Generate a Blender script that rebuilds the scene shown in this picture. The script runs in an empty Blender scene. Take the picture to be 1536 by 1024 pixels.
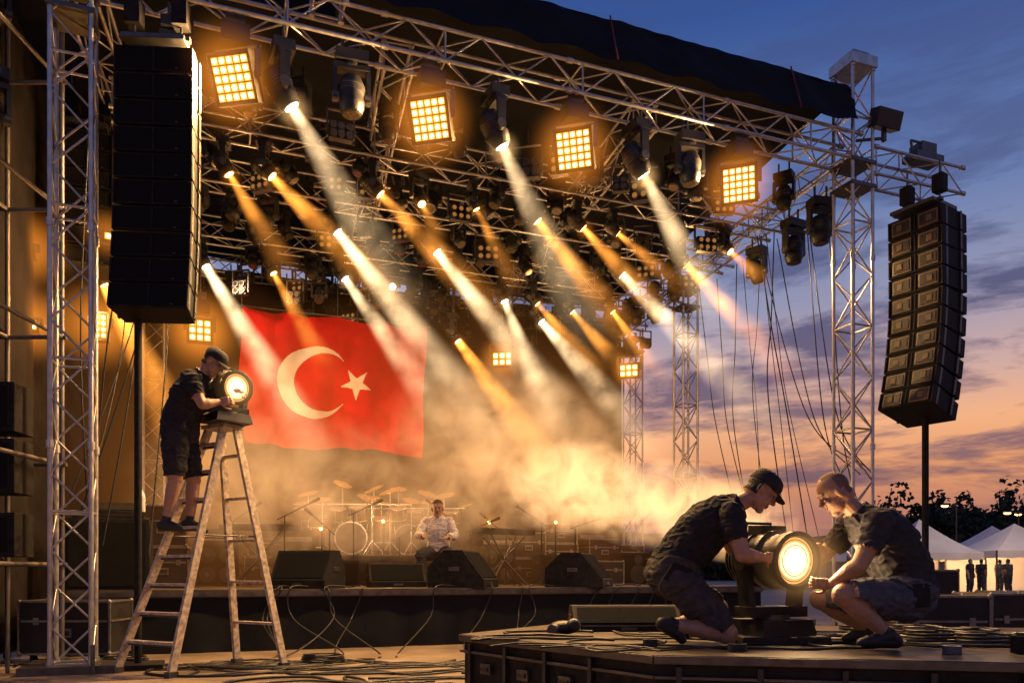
import bpy, bmesh, math, random
import numpy as np
from mathutils import Vector as V, Matrix, noise
random.seed(7)
scene=bpy.context.scene
rad=math.radians
# ------------------------------------------------------------------ materials
def newmat(n):
    m=bpy.data.materials.new(n); m.use_nodes=True
    nt=m.node_tree; nt.nodes.clear()
    return m,nt,nt.nodes.new('ShaderNodeOutputMaterial')
def mat(n,col,rough=.5,metal=0,var=.25,scale=6,bump=0,bscale=40,spec=.5):
    m,nt,out=newmat(n); N=nt.nodes; L=nt.links
    b=N.new('ShaderNodeBsdfPrincipled'); L.new(b.outputs[0],out.inputs[0])
    b.inputs['Metallic'].default_value=metal; b.inputs['Specular IOR Level'].default_value=spec
    g=N.new('ShaderNodeNewGeometry')
    no=N.new('ShaderNodeTexNoise'); no.inputs['Scale'].default_value=scale; no.inputs['Detail'].default_value=5
    L.new(g.outputs['Position'],no.inputs['Vector'])
    r=N.new('ShaderNodeValToRGB'); e=r.color_ramp.elements
    e[0].position=.3; e[1].position=.7
    e[0].color=(*[c*(1-var) for c in col],1); e[1].color=(*[min(1,c*(1+var)) for c in col],1)
    L.new(no.outputs[0],r.inputs[0]); L.new(r.outputs[0],b.inputs['Base Color'])
    mr=N.new('ShaderNodeMapRange'); mr.inputs[3].default_value=max(.05,rough-.12); mr.inputs[4].default_value=min(1,rough+.15)
    L.new(no.outputs[0],mr.inputs[0]); L.new(mr.outputs[0],b.inputs['Roughness'])
    if bump:
        n2=N.new('ShaderNodeTexNoise'); n2.inputs['Scale'].default_value=bscale; n2.inputs['Detail'].default_value=4
        L.new(g.outputs['Position'],n2.inputs['Vector'])
        bp=N.new('ShaderNodeBump'); bp.inputs['Strength'].default_value=bump; bp.inputs['Distance'].default_value=.02
        L.new(n2.outputs[0],bp.inputs['Height']); L.new(bp.outputs[0],b.inputs['Normal'])
    return m
def emat(n,col,s):
    m,nt,out=newmat(n); e=nt.nodes.new('ShaderNodeEmission')
    e.inputs[0].default_value=(*col,1); e.inputs[1].default_value=s
    nt.links.new(e.outputs[0],out.inputs[0]); return m
def vol_mat(n,col,strength,ns=1.2,lo=.4,hi=.65,power=1.5,absorb=0,step=1.5,dist=0):
    m,nt,out=newmat(n); N=nt.nodes; L=nt.links
    m.cycles.volume_step_rate=step
    tc=N.new('ShaderNodeTexCoord'); ln=N.new('ShaderNodeVectorMath'); ln.operation='DOT_PRODUCT'
    L.new(tc.outputs['Object'],ln.inputs[0]); L.new(tc.outputs['Object'],ln.inputs[1])
    s=N.new('ShaderNodeMath'); s.operation='SUBTRACT'; s.use_clamp=True; s.inputs[0].default_value=1; L.new(ln.outputs['Value'],s.inputs[1])
    p=N.new('ShaderNodeMath'); p.operation='POWER'; L.new(s.outputs[0],p.inputs[0]); p.inputs[1].default_value=power
    last=p
    if ns:
        g=N.new('ShaderNodeNewGeometry'); no=N.new('ShaderNodeTexNoise'); no.inputs['Scale'].default_value=ns
        no.inputs['Detail'].default_value=5; no.inputs['Roughness'].default_value=.62; no.inputs['Distortion'].default_value=dist
        L.new(g.outputs['Position'],no.inputs['Vector'])
        mr=N.new('ShaderNodeMapRange'); mr.inputs[1].default_value=lo; mr.inputs[2].default_value=hi
        L.new(no.outputs[0],mr.inputs[0])
        q=N.new('ShaderNodeMath'); q.operation='MULTIPLY'; L.new(p.outputs[0],q.inputs[0]); L.new(mr.outputs[0],q.inputs[1]); last=q
    w=N.new('ShaderNodeMath'); w.operation='MULTIPLY'; L.new(last.outputs[0],w.inputs[0]); w.inputs[1].default_value=strength
    e=N.new('ShaderNodeEmission'); e.inputs[0].default_value=(*col,1); L.new(w.outputs[0],e.inputs[1])
    if absorb:
        a=N.new('ShaderNodeVolumeAbsorption'); a.inputs[0].default_value=(0,0,0,1)
        w2=N.new('ShaderNodeMath'); w2.operation='MULTIPLY'; L.new(last.outputs[0],w2.inputs[0]); w2.inputs[1].default_value=absorb
        L.new(w2.outputs[0],a.inputs['Density'])
        ad=N.new('ShaderNodeAddShader'); L.new(e.outputs[0],ad.inputs[0]); L.new(a.outputs[0],ad.inputs[1]); L.new(ad.outputs[0],out.inputs['Volume'])
    else: L.new(e.outputs[0],out.inputs['Volume'])
    return m
def beam_mat(n,col,I):
    m,nt,out=newmat(n); N=nt.nodes; L=nt.links
    m.cycles.volume_step_rate=1.4
    def M(op,a,b=None,cl=False):
        x=N.new('ShaderNodeMath'); x.operation=op; x.use_clamp=cl
        for i,k in enumerate((a,b)):
            if k is None: continue
            if isinstance(k,(int,float)): x.inputs[i].default_value=k
            else: L.new(k,x.inputs[i])
        return x.outputs[0]
    tc=N.new('ShaderNodeTexCoord'); sp=N.new('ShaderNodeSeparateXYZ'); L.new(tc.outputs['Object'],sp.inputs[0])
    x,y,z=sp.outputs
    r=M('SQRT',M('ADD',M('MULTIPLY',x,x),M('MULTIPLY',y,y)))
    k=M('DIVIDE',r,M('ADD',M('MULTIPLY',z,.16),.025))
    edge=M('POWER',M('SUBTRACT',1,M('MULTIPLY',k,k),True),1.6)
    fall=M('DIVIDE',M('POWER',M('SUBTRACT',1,z,True),1.4),M('POWER',M('ADD',z,.07),1.25))
    g=N.new('ShaderNodeNewGeometry'); no=N.new('ShaderNodeTexNoise'); no.inputs['Scale'].default_value=2.2; no.inputs['Detail'].default_value=4
    L.new(g.outputs['Position'],no.inputs['Vector'])
    mr=N.new('ShaderNodeMapRange'); mr.inputs[1].default_value=.36; mr.inputs[2].default_value=.64; mr.inputs[3].default_value=.3; mr.inputs[4].default_value=1.7
    L.new(no.outputs[0],mr.inputs[0])
    s=M('MULTIPLY',M('MULTIPLY',M('MULTIPLY',edge,fall),mr.outputs[0]),I)
    e=N.new('ShaderNodeEmission'); e.inputs[0].default_value=(*col,1); L.new(s,e.inputs[1]); L.new(e.outputs[0],out.inputs['Volume'])
    return m
BLK=mat('black_plastic',(.018,.018,.02),.42,0,.35,8,.15,60)
BLK2=mat('black_paint_worn',(.018,.017,.017),.65,0,.5,14,.2,80,.18)
ALU=mat('aluminium',(.56,.55,.53),.38,.85,.2,12,.05)
TRIM=mat('case_edge_trim',(.24,.22,.2),.45,.7,.3,14)
STEEL=mat('dark_steel',(.12,.115,.11),.4,.8,.3,10)
CURT=mat('curtain_cloth',(.024,.020,.019),.9,0,.3,3,.3,30,.05)
TARP=mat('roof_tarpaulin',(.010,.011,.014),.7,0,.4,2,.3,8,.2)
GRILL=mat('speaker_grille',(.015,.015,.016),.85,0,.3,90,.5,220,.05)
WOOD=mat('ladder_wood',(.46,.38,.29),.6,0,.5,22,.2,60)
RUB=mat('rubber',(.02,.02,.02),.7)
CAB=mat('cable_rubber',(.012,.012,.013),.45)
CASEW=mat('case_laminate',(.022,.02,.02),.5,0,.4,5,.2,50,.3)
DECK=mat('stage_deck_ply',(.085,.062,.045),.5,0,.4,3,.2,30)
PLAT=mat('platform_ply',(.065,.047,.035),.6,0,.7,4,.35,25,.3)
RED=mat('flag_red',(.42,.006,.009),.8,0,.12,4,.15,120,.05)
WHT=mat('flag_white',(.58,.52,.45),.8,0,.06,4,.15,120,.05)
BRASS=mat('brass',(.42,.27,.09),.32,.5,.25,12)
DRUM=mat('drum_shell',(.07,.04,.025),.25,0,.3,5)
SKINS=mat('drum_skin',(.07,.055,.045),.5,0,.4,6)
CONE=mat('speaker_cone',(.03,.03,.03),.6)
LW=emat('lens_white',(1,.86,.62),14)
LO=emat('lens_orange',(1,.5,.14),9)
LED=emat('led_amber',(1,.34,.035),2.0)
LEDC=emat('led_core',(1,.72,.28),5)
LDIM=mat('lens_glass_dim',(.12,.09,.06),.12,.6,.3,30)
LDA=emat('lens_amber_dim',(1,.40,.09),.34)
LAMP0=emat('lamp_face_core',(1,.85,.58),5); LAMP1=emat('lamp_face_mid',(1,.68,.32),2.2); LAMP2=emat('lamp_face_rim',(1,.45,.12),1.1)
# ------------------------------------------------------------------ mesh builder
def basis(d):
    z=V(d).normalized(); u=V((0,0,1)) if abs(z.z)<.95 else V((1,0,0))
    x=u.cross(z).normalized(); y=z.cross(x); return x,y,z
def rotz(a): return Matrix.Rotation(a,3,'Z')
def cols(x,y,z): return Matrix((x,y,z)).transposed()
class MB:
    def __init__(s): s.v=[];s.f=[];s.m=[];s.s=[]
    def add(s,vs,fs,m=0,sm=False):
        o=len(s.v); s.v+=[tuple(q) for q in vs]
        for f in fs: s.f.append([i+o for i in f]); s.m.append(m); s.s.append(sm)
    def box(s,c,sz,R=None,m=0,top=(1,1)):
        c=V(c); h=[k/2 for k in sz]; vs=[]
        for z in(-1,1):
            for x,y in((-1,-1),(1,-1),(1,1),(-1,1)):
                p=V((x*h[0]*(top[0] if z>0 else 1),y*h[1]*(top[1] if z>0 else 1),z*h[2]))
                vs.append(c+(R@p if R else p))
        s.add(vs,[(3,2,1,0),(4,5,6,7),(0,1,5,4),(1,2,6,5),(2,3,7,6),(3,0,4,7)],m)
    def beam(s,a,b,w,h,m=0,side=None):
        a=V(a);b=V(b);z=(b-a).normalized()
        if side is None: x,y,z=basis(z)
        else:
            x=V(side); x=(x-z*x.dot(z)).normalized(); y=z.cross(x)
        s.box((a+b)/2,(w,h,(b-a).length),cols(x,y,z),m)
    def tube(s,a,b,r,r2=None,m=0,n=8,sm=True):
        a=V(a);b=V(b); r2=r if r2 is None else r2; x,y,z=basis(b-a); vs=[]
        for c,q in((a,r),(b,r2)):
            for i in range(n):
                t=2*math.pi*i/n; vs.append(c+x*math.cos(t)*q+y*math.sin(t)*q)
        s.add(vs,[(i,(i+1)%n,n+(i+1)%n,n+i) for i in range(n)],m,sm)
        s.add(vs,[tuple(range(n-1,-1,-1)),tuple(range(n,2*n))],m,False)
    def path(s,pts,r,m=0,n=6):
        pts=[V(p) for p in pts]; vs=[]; K=len(pts)
        for i,p in enumerate(pts):
            d=pts[min(i+1,K-1)]-pts[max(i-1,0)]
            if d.length<1e-6: d=V((0,0,1))
            x,y,z=basis(d)
            for j in range(n):
                t=2*math.pi*j/n; vs.append(p+x*math.cos(t)*r+y*math.sin(t)*r)
        s.add(vs,[(i*n+j,i*n+(j+1)%n,(i+1)*n+(j+1)%n,(i+1)*n+j) for i in range(K-1) for j in range(n)],m,True)
    def ell(s,c,r,R=None,m=0,nu=16,nv=10):
        c=V(c); r=(r,r,r) if isinstance(r,(int,float)) else r; vs=[]
        def P(p): return c+(R@p if R else p)
        vs.append(P(V((0,0,-r[2]))))
        for j in range(1,nv):
            a=-math.pi/2+math.pi*j/nv
            for i in range(nu):
                t=2*math.pi*i/nu; vs.append(P(V((r[0]*math.cos(a)*math.cos(t),r[1]*math.cos(a)*math.sin(t),r[2]*math.sin(a)))))
        vs.append(P(V((0,0,r[2])))); T=len(vs)-1; fs=[]
        for i in range(nu):
            k=(i+1)%nu; fs.append((0,1+k,1+i)); fs.append((T,1+(nv-2)*nu+i,1+(nv-2)*nu+k))
            for j in range(nv-2): fs.append((1+j*nu+i,1+j*nu+k,1+(j+1)*nu+k,1+(j+1)*nu+i))
        s.add(vs,fs,m,True)
    def loft(s,rings,m=0,sm=True,cap=True):
        n=len(rings[0]); vs=[p for r in rings for p in r]
        s.add(vs,[(i*n+j,i*n+(j+1)%n,(i+1)*n+(j+1)%n,(i+1)*n+j) for i in range(len(rings)-1) for j in range(n)],m,sm)
        if cap: s.add(vs,[tuple(range(n-1,-1,-1)),tuple(range((len(rings)-1)*n,len(rings)*n))],m,False)
    def prism(s,poly,z0,z1,m=0):
        n=len(poly); vs=[(x,y,z0) for x,y in poly]+[(x,y,z1) for x,y in poly]
        s.add(vs,[tuple(range(n-1,-1,-1)),tuple(range(n,2*n))]+[(i,(i+1)%n,n+(i+1)%n,n+i) for i in range(n)],m)
    def mesh(s,name,mats):
        me=bpy.data.meshes.new(name); me.from_pydata(s.v,[],s.f)
        for k in mats: me.materials.append(k)
        me.polygons.foreach_set('material_index',s.m); me.polygons.foreach_set('use_smooth',s.s); me.update(); return me
    def obj(s,name,mats,bevel=0,parent=None,fix=True):
        me=s.mesh(name,mats)
        if fix:
            bm=bmesh.new(); bm.from_mesh(me); bmesh.ops.recalc_face_normals(bm,faces=bm.faces); bm.to_mesh(me); bm.free()
        o=bpy.data.objects.new(name,me); scene.collection.objects.link(o)
        if bevel:
            b=o.modifiers.new('bevel','BEVEL'); b.width=bevel; b.segments=2; b.limit_method='ANGLE'; b.angle_limit=rad(40)
        if parent: o.parent=parent
        return o
def empty(name):
    o=bpy.data.objects.new(name,None); scene.collection.objects.link(o); return o
def light(name,kind,loc,energy,col,d=None,parent=None,size=.1,angle=50,blend=.5):
    l=bpy.data.lights.new(name,kind); l.energy=energy; l.color=col
    if kind=='SPOT': l.spot_size=rad(angle); l.spot_blend=blend; l.shadow_soft_size=size
    elif kind=='AREA': l.size=size
    elif kind=='POINT': l.shadow_soft_size=size
    o=bpy.data.objects.new(name,l); o.location=loc; scene.collection.objects.link(o)
    if d is not None: o.rotation_euler=V(d).to_track_quat('-Z','Y').to_euler()
    if parent: o.parent=parent
    return o
# stage frame: front line runs along u, depth along v
UX,UY=.934,.358; UA=math.atan2(UY,UX); RU=rotz(UA)
def S(u,v,z=0): return V((-4.55+UX*u-.27*v, 8.3+UY*u+.963*v, z))
# ------------------------------------------------------------------ world
w=bpy.data.worlds.new('World'); scene.world=w; w.use_nodes=True
N=w.node_tree.nodes; L=w.node_tree.links; N.clear()
out=N.new('ShaderNodeOutputWorld'); bg=N.new('ShaderNodeBackground'); L.new(bg.outputs[0],out.inputs[0])
tc=N.new('ShaderNodeTexCoord'); sp=N.new('ShaderNodeSeparateXYZ'); L.new(tc.outputs['Generated'],sp.inputs[0])
def ramp(els,fac):
    r=N.new('ShaderNodeValToRGB'); cr=r.color_ramp
    while len(cr.elements)<len(els): cr.elements.new(.5)
    for e,(p,c) in zip(cr.elements,els): e.position=p; e.color=(*c,1)
    L.new(fac,r.inputs[0]); return r.outputs[0]
base=ramp([(0,(.22,.11,.13)),(.07,(.42,.18,.16)),(.12,(.80,.33,.15)),(.17,(.95,.47,.25)),(.22,(.68,.43,.39)),(.30,(.32,.33,.49)),(.40,(.14,.22,.47)),(.56,(.038,.095,.33)),(1,(.008,.02,.10))],sp.outputs[2])
mp=N.new('ShaderNodeMapping'); mp.inputs['Scale'].default_value=(1.5,1.5,8); mp.inputs['Location'].default_value=(3.3,1.1,.4); L.new(tc.outputs['Generated'],mp.inputs[0])
no=N.new('ShaderNodeTexNoise'); no.inputs['Scale'].default_value=2.1; no.inputs['Detail'].default_value=12; no.inputs['Roughness'].default_value=.66; no.inputs['Distortion'].default_value=.35; L.new(mp.outputs[0],no.inputs[0])
cm=ramp([(.44,(0,0,0)),(.5,(.55,.55,.55)),(.56,(1,1,1))],no.outputs[0])
low=ramp([(0,(1,1,1)),(.09,(1,1,1)),(.13,(.85,.85,.85)),(.3,(.9,.9,.9)),(.45,(.5,.5,.5)),(.9,(.1,.1,.1))],sp.outputs[2])
mm=N.new('ShaderNodeMath'); mm.operation='MULTIPLY'; L.new(cm,mm.inputs[0]); L.new(low,mm.inputs[1])
cc=ramp([(0,(.06,.045,.09)),(.14,(.13,.085,.16)),(.3,(.075,.085,.20)),(.6,(.05,.08,.25))],sp.outputs[2])
mx=N.new('ShaderNodeMix'); mx.data_type='RGBA'; L.new(mm.outputs[0],mx.inputs['Factor']); L.new(base,mx.inputs['A']); L.new(cc,mx.inputs['B'])
sky=N.new('ShaderNodeTexSky'); sky.sky_type='NISHITA'; sky.sun_disc=False; sky.sun_elevation=rad(1); sky.sun_rotation=rad(30)
ms=N.new('ShaderNodeMix'); ms.data_type='RGBA'; ms.blend_type='ADD'; ms.inputs['Factor'].default_value=.008
L.new(mx.outputs['Result'],ms.inputs['A']); L.new(sky.outputs[0],ms.inputs['B']); L.new(ms.outputs['Result'],bg.inputs[0])
bg.inputs[1].default_value=.9
sun=light('sun','SUN',(30,40,20),.12,(1,.6,.4),d=(-.45,-.85,-.12)); sun.data.angle=rad(4)
# ------------------------------------------------------------------ camera
cam=bpy.data.cameras.new('camera'); co=bpy.data.objects.new('camera',cam); scene.collection.objects.link(co)
co.location=(0,0,1.0); co.rotation_euler=(rad(90),0,0); cam.lens=28.125; cam.sensor_width=36; cam.shift_y=.2266; cam.clip_end=2000; cam.clip_start=.05
scene.camera=co
scene.view_settings.view_transform='Standard'; scene.view_settings.look='None'; scene.view_settings.exposure=0
# ------------------------------------------------------------------ ground
def ground_mat():
    m,nt,out=newmat('paving'); N=nt.nodes; L=nt.links
    b=N.new('ShaderNodeBsdfPrincipled'); L.new(b.outputs[0],out.inputs[0])
    g=N.new('ShaderNodeNewGeometry'); n1=N.new('ShaderNodeTexNoise'); n1.inputs['Scale'].default_value=1.1; n1.inputs['Detail'].default_value=8; n1.inputs['Roughness'].default_value=.65
    L.new(g.outputs['Position'],n1.inputs[0])
    r=N.new('ShaderNodeValToRGB'); r.color_ramp.elements[0].position=.3; r.color_ramp.elements[0].color=(.15,.11,.08,1); r.color_ramp.elements[1].position=.7; r.color_ramp.elements[1].color=(.40,.31,.225,1); L.new(n1.outputs[0],r.inputs[0])
    mp=N.new('ShaderNodeMapping'); mp.inputs['Rotation'].default_value=(0,0,rad(24)); L.new(g.outputs['Position'],mp.inputs[0])
    br=N.new('ShaderNodeTexBrick'); br.inputs['Scale'].default_value=.7; br.inputs['Mortar Size'].default_value=.006; br.inputs['Brick Width'].default_value=1.2; br.inputs['Row Height'].default_value=.8
    br.inputs['Color1'].default_value=(1,1,1,1); br.inputs['Color2'].default_value=(.82,.82,.82,1); br.inputs['Mortar'].default_value=(.3,.3,.3,1); L.new(mp.outputs[0],br.inputs[0])
    mx=N.new('ShaderNodeMix'); mx.data_type='RGBA'; mx.blend_type='MULTIPLY'; mx.inputs['Factor'].default_value=1; L.new(r.outputs[0],mx.inputs['A']); L.new(br.outputs[0],mx.inputs['B']); L.new(mx.outputs['Result'],b.inputs['Base Color'])
    n2=N.new('ShaderNodeTexNoise'); n2.inputs['Scale'].default_value=30; n2.inputs['Detail'].default_value=6; L.new(g.outputs['Position'],n2.inputs[0])
    bp=N.new('ShaderNodeBump'); bp.inputs['Strength'].default_value=.35; bp.inputs['Distance'].default_value=.02; L.new(n2.outputs[0],bp.inputs['Height']); L.new(bp.outputs[0],b.inputs['Normal'])
    mr=N.new('ShaderNodeMapRange'); mr.inputs[3].default_value=.4; mr.inputs[4].default_value=.8; L.new(n1.outputs[0],mr.inputs[0]); L.new(mr.outputs[0],b.inputs['Roughness'])
    return m
b=MB(); b.add([(-900,-50,0),(900,-50,0),(900,1500,0),(-900,1500,0)],[(0,1,2,3)]); b.obj('ground',[ground_mat()])
# ------------------------------------------------------------------ truss
def truss(b,a,c,w=.4,r=.025,pitch=.45,up=None):
    a=V(a);c=V(c);z=(c-a).normalized()
    x=V(up) if up else V((0,0,1)); x=(x-z*x.dot(z)).normalized(); y=z.cross(x); Ln=(c-a).length
    h=w/2; cs=[(x*sx*h+y*sy*h) for sx,sy in((1,1),(1,-1),(-1,-1),(-1,1))]
    for k in cs: b.tube(a+k,c+k,r,n=8)
    n=max(2,round(Ln/pitch)); 
    for f in range(4):
        p,q=cs[f],cs[(f+1)%4]
        for i in range(n):
            s0=a+z*Ln*i/n; s1=a+z*Ln*(i+1)/n
            if (i+f)%2: b.tube(s0+p,s1+q,r*.48,n=5)
            else: b.tube(s0+q,s1+p,r*.48,n=5)
            if i%4==0: b.tube(s0+p,s0+q,r*.6,n=5)
    m=max(1,round(Ln/2.5))
    for i in range(m+1):
        s0=a+z*Ln*i/m
        for k in cs: b.tube(s0+k-z*.04,s0+k+z*.04,r*1.5,n=8)
def tower(name,p,z1,w=.45,cap=False):
    b=MB(); truss(b,(p.x,p.y,.08),(p.x,p.y,z1),w,.026,.38,up=(UX,UY,0))
    b.box((p.x,p.y,.04),(w+.5,w+.5,.08),RU,1)
    for sx in(-1,1):
        for sy in(-1,1): b.tube((p.x+sx*.42,p.y+sy*.42,0.02),(p.x+sx*.42,p.y+sy*.42,.3),.02,m=1)
    if cap:
        b.box((p.x,p.y,z1+.08),(w+.1,w+.1,.16),RU,0); b.box((p.x,p.y,z1+.2),(w-.08,w-.06,.08),RU,1)
    b.box((p.x,p.y,7.1),(w+.08,w+.08,.05),RU,1); b.box((p.x,p.y,6.75),(w+.08,w+.08,.05),RU,1)
    return b.obj(name,[ALU,STEEL])
tower('truss_tower',S(0,0),9.0,.37)
tower('truss_tower',S(10.35,0),8.5,.38,True)
tower('truss_tower',S(10.5,5.5),7.3,.36)
tower('truss_tower',S(10.85,9),7.3,.36)
tower('truss_tower',S(-.3,7.2),7.3,.36)
ZT=7.3
b=MB()
truss(b,S(-1.5,0,ZT),S(10.3,0,ZT),.38)
truss(b,S(2.6,-.05,ZT+.2),S(2.6,-.05,9.2),.34,up=(UX,UY,0))
b.obj('roof_front_truss',[ALU])
for v in(2,3.6,5.7,7.4):
    b=MB(); truss(b,S(0,v,ZT-.25),S(10.35,v,ZT-.25),.36,.022,.42); b.obj('lighting_truss',[ALU])
for u in(0,3.45,6.9,10.35):
    b=MB(); truss(b,S(u,0.25,ZT),S(u,8.8,ZT),.34,.022,.42); b.obj('roof_truss',[ALU])
b=MB(); truss(b,S(10.6,0,ZT-.15),S(12.35,0,ZT-.15),.4,.024,.4)
b.box(S(11.75,0,ZT+.16),(.55,.3,.1),RU,1); b.box(S(11.75,0,ZT+.3),(.3,.25,.16),RU,1); b.tube(S(11.55,0,ZT+.1),S(11.5,0,ZT+.42),.02,m=1)
b.tube(S(11.5,0,ZT+.42),S(12.,0,ZT+.42),.02,m=1)
b.obj('speaker_outrigger_truss',[ALU,STEEL])
# ------------------------------------------------------------------ roof
b=MB()
def cloth(b,P,nu,nv,m=0):
    vs=[P(i/nu,j/nv) for j in range(nv+1) for i in range(nu+1)]
    b.add(vs,[(j*(nu+1)+i,j*(nu+1)+i+1,(j+1)*(nu+1)+i+1,(j+1)*(nu+1)+i) for j in range(nv) for i in range(nu)],m,True)
def vz(s,t):
    u=2.75+s*7.45; n=noise.noise(V((u*1.3,t*2,0))); n2=noise.noise(V((u*4+t*5,t*3,5)))
    q=S(u,-.32+.25*t+.07*n+.03*n2,7.56+t*.68+.02*n); 
    if t<.05: q.z+=.035*math.sin(u*7)+.02*n
    return q
cloth(b,vz,200,12)
def rz(s,t): 
    return S(-1.5+s*11.7,-.07+t*9.3,8.24-.04*abs(math.sin(s*20))-.35*t)
cloth(b,rz,60,30)
cloth(b,lambda s,t:S(-1.5+s*4.2,.3,7.6+t*.62),10,3)
b.obj('stage_roof_canopy',[TARP],fix=False)
b=MB()
for u in(3.1,6.2,9.1): b.path([S(u,-.38+.25*t,7.52+.72*t) for t in(0,.3,.6,1)],.012,0,5)
b.obj('canopy_strap',[mat('strap_red',(.15,.03,.03),.7)])
# ------------------------------------------------------------------ curtains
def folds(name,a,c,z0,z1,amp=.07,freq=2.2,m=CURT):
    a=V(a);c=V(c);d=(c-a); Ln=d.length; d.normalize(); nn=V((-d.y,d.x,0)); b=MB()
    def P(s,t):
        x=s*Ln; k=amp*(.4+.6*(1-t))*(math.sin(x*freq*2+noise.noise(V((x*.7,0,3)))*4)+.6*noise.noise(V((x*2.2,t*1.2,7))))
        q=a+d*x+nn*k; return V((q.x,q.y,z0+(z1-z0)*t))
    cloth(b,P,int(Ln*16),10); return b.obj(name,[m],fix=False)
folds('backdrop_curtain',S(-1,7.7),S(9.9,7.7),.8,7.1,.1)
folds('side_curtain',S(-.9,.6),S(-1,7.7),.2,7.4,.1)
folds('side_curtain',S(-6,2.2),S(-.9,.9),0,8.0,.1)
# ------------------------------------------------------------------ stage deck
b=MB()
q=[S(-.4,1.45),S(9.7,1.45),S(9.7,8),S(-.4,8)]
b.prism([(p.x,p.y) for p in q],.70,.80,0)
for i in range(11): b.tube(S(-.2+i*.97,1.7,0),S(-.2+i*.97,1.7,.7),.03,m=1)
b.beam(S(-.4,1.44,.745),S(9.7,1.44,.745),.02,.06,1)
b.obj('stage_deck',[DECK,STEEL])
folds('stage_skirt',S(-.4,1.5),S(9.7,1.5),0,.7,.02,4,TARP)
folds('stage_skirt',S(9.68,1.5),S(9.68,8),0,.7,.02,4,TARP)
b=MB(); b.box(S(3.5,5.0,1.05),(2.3,1.7,.5),RU,0); b.box(S(3.5,5.0,1.31),(2.36,1.76,.03),RU,1); b.obj('drum_riser',[BLK2,DECK],.01)
# ------------------------------------------------------------------ flight cases
def case(name,p,sz,yaw=UA,wheels=False):
    R=rotz(yaw); p=V(p); b=MB(); W,D,H=sz; z0=.1 if wheels else 0
    c=p+V((0,0,z0+(H-z0)/2)); h=H-z0
    b.box(c,(W-.01,D-.01,h-.01),R,0)
    e=.022
    for sx in(-1,1):
        for sy in(-1,1): b.box(c+R@V((sx*(W/2-e/2+.004),sy*(D/2-e/2+.004),0)),(e,e,h-.07),R,1)
    for sz_ in(-1,1,.25):
        for s_ in(-1,1):
            b.box(c+R@V((0,s_*(D/2-e/2+.004),sz_*(h/2-e/2+.003))),(W-.07,e,e),R,1)
            b.box(c+R@V((s_*(W/2-e/2+.004),0,sz_*(h/2-e/2+.003))),(e,D-.07,e),R,1)
    for sx in(-1,1):
        for sy in(-1,1):
            for s_ in(-1,1): b.ell(c+R@V((sx*(W/2-.012),sy*(D/2-.012),s_*(h/2-.012))),.028,m=1,nu=8,nv=6)
    b.box(c+R@V((0,-D/2-.004,-.1*h)),(.16,.012,.1),R,1); b.box(c+R@V((0,-D/2-.012,-.1*h)),(.12,.01,.05),R,2)
    for sx in(-1,1): b.box(c+R@V((sx*W*.3,-D/2-.006,.12*h)),(.06,.014,.08),R,1)
    if wheels:
        for sx in(-1,1):
            for sy in(-1,1):
                q=p+R@V((sx*(W/2-.12),sy*(D/2-.1),.05)); a=R@V((.02,0,0)); b.tube(q-a,q+a,.05,m=2,n=12); b.box(q+V((0,0,.045)),(.07,.05,.02),R,1)
    return b.obj(name,[CASEW,TRIM,RUB])
case('flight_case',(-5.0,9.2,0),(1.0,.6,.7),.05,True)
case('flight_case',(-6.2,9.1,0),(.9,.6,.9),.1,True)
random.seed(11)
stacks=[(1.75,5.4,.7,.6,.5,2),(6.6,5.1,.75,.6,.5,2),(7.35,5.3,.8,.6,.4,3),(8.15,5.1,.75,.6,.45,2),(8.9,5.3,.7,.6,.4,2),(7.8,4.2,.9,.5,.45,1),(.4,3.6,.7,.6,.6,2),(9.1,4.0,.6,.5,.5,1)]
for u,v,W,D_,H,n in stacks:
    for k in range(n): case('flight_case',S(u+random.uniform(-.04,.04),v,.8+k*H),(W-.04*k,D_,H-.01),UA+random.uniform(-.06,.06))
case('flight_case',(4.35,8.3,0),(.9,.6,.78),-.1,True); case('flight_case',(5.25,8.5,0),(.8,.6,.8),.12,True); case('flight_case',(5.9,9.2,0),(.8,.6,.8),0,True)
case('flight_case',(5.0,10.2,0),(1.1,.6,1.05),0.2,True)
# ------------------------------------------------------------------ wedge monitors
def wedge(name,p,yaw,W=1.0,D=.62,H=.52):
    R=rotz(yaw); p=V(p); b=MB()
    prof=[(-D/2,0),(D/2,0),(D/2,H*.55),(D*.22,H),(-.12*D,H),(-D/2,H*.22)]
    n=len(prof); vs=[]
    for x in(-W/2,W/2): vs+= [p+R@V((x,y,z)) for y,z in prof]
    b.add(vs,[tuple(range(n-1,-1,-1)),tuple(range(n,2*n))]+[(i,(i+1)%n,n+(i+1)%n,n+i) for i in range(n)],0)
    a=V((0,-D/2,H*.22)); c=V((0,-.12*D,H)); mid=(a+c)/2; d=(c-a); nn=V((0,-d.z,d.y)).normalized(); Rl=R@cols(V((1,0,0)),d.normalized(),V((1,0,0)).cross(d.normalized()))
    b.box(p+R@(mid+nn*.004),(W-.08,d.length-.06,.012),Rl,1)
    for s in(-1,1): b.box(p+R@V((s*(W/2+.001),.02,H*.5)),(.012,.16,.06),R,2)
    b.box(p+R@V((0,-D/2+.0,H*.11)),(.14,.008,.03),R,2)
    return b.obj(name,[BLK2,GRILL,STEEL],.012)
wedge('stage_monitor_speaker',S(2.42,1.9,.8),UA-.62,.82,.6,.52)
wedge('stage_monitor_speaker',S(3.75,2.7,.8),UA-.1,.85,.6,.36)
wedge('stage_monitor_speaker',S(4.66,1.9,.8),UA+.95,.78,.85,.54)
wedge('stage_monitor_speaker',S(6.55,1.9,.8),UA+.9,.84,.9,.52)
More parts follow.
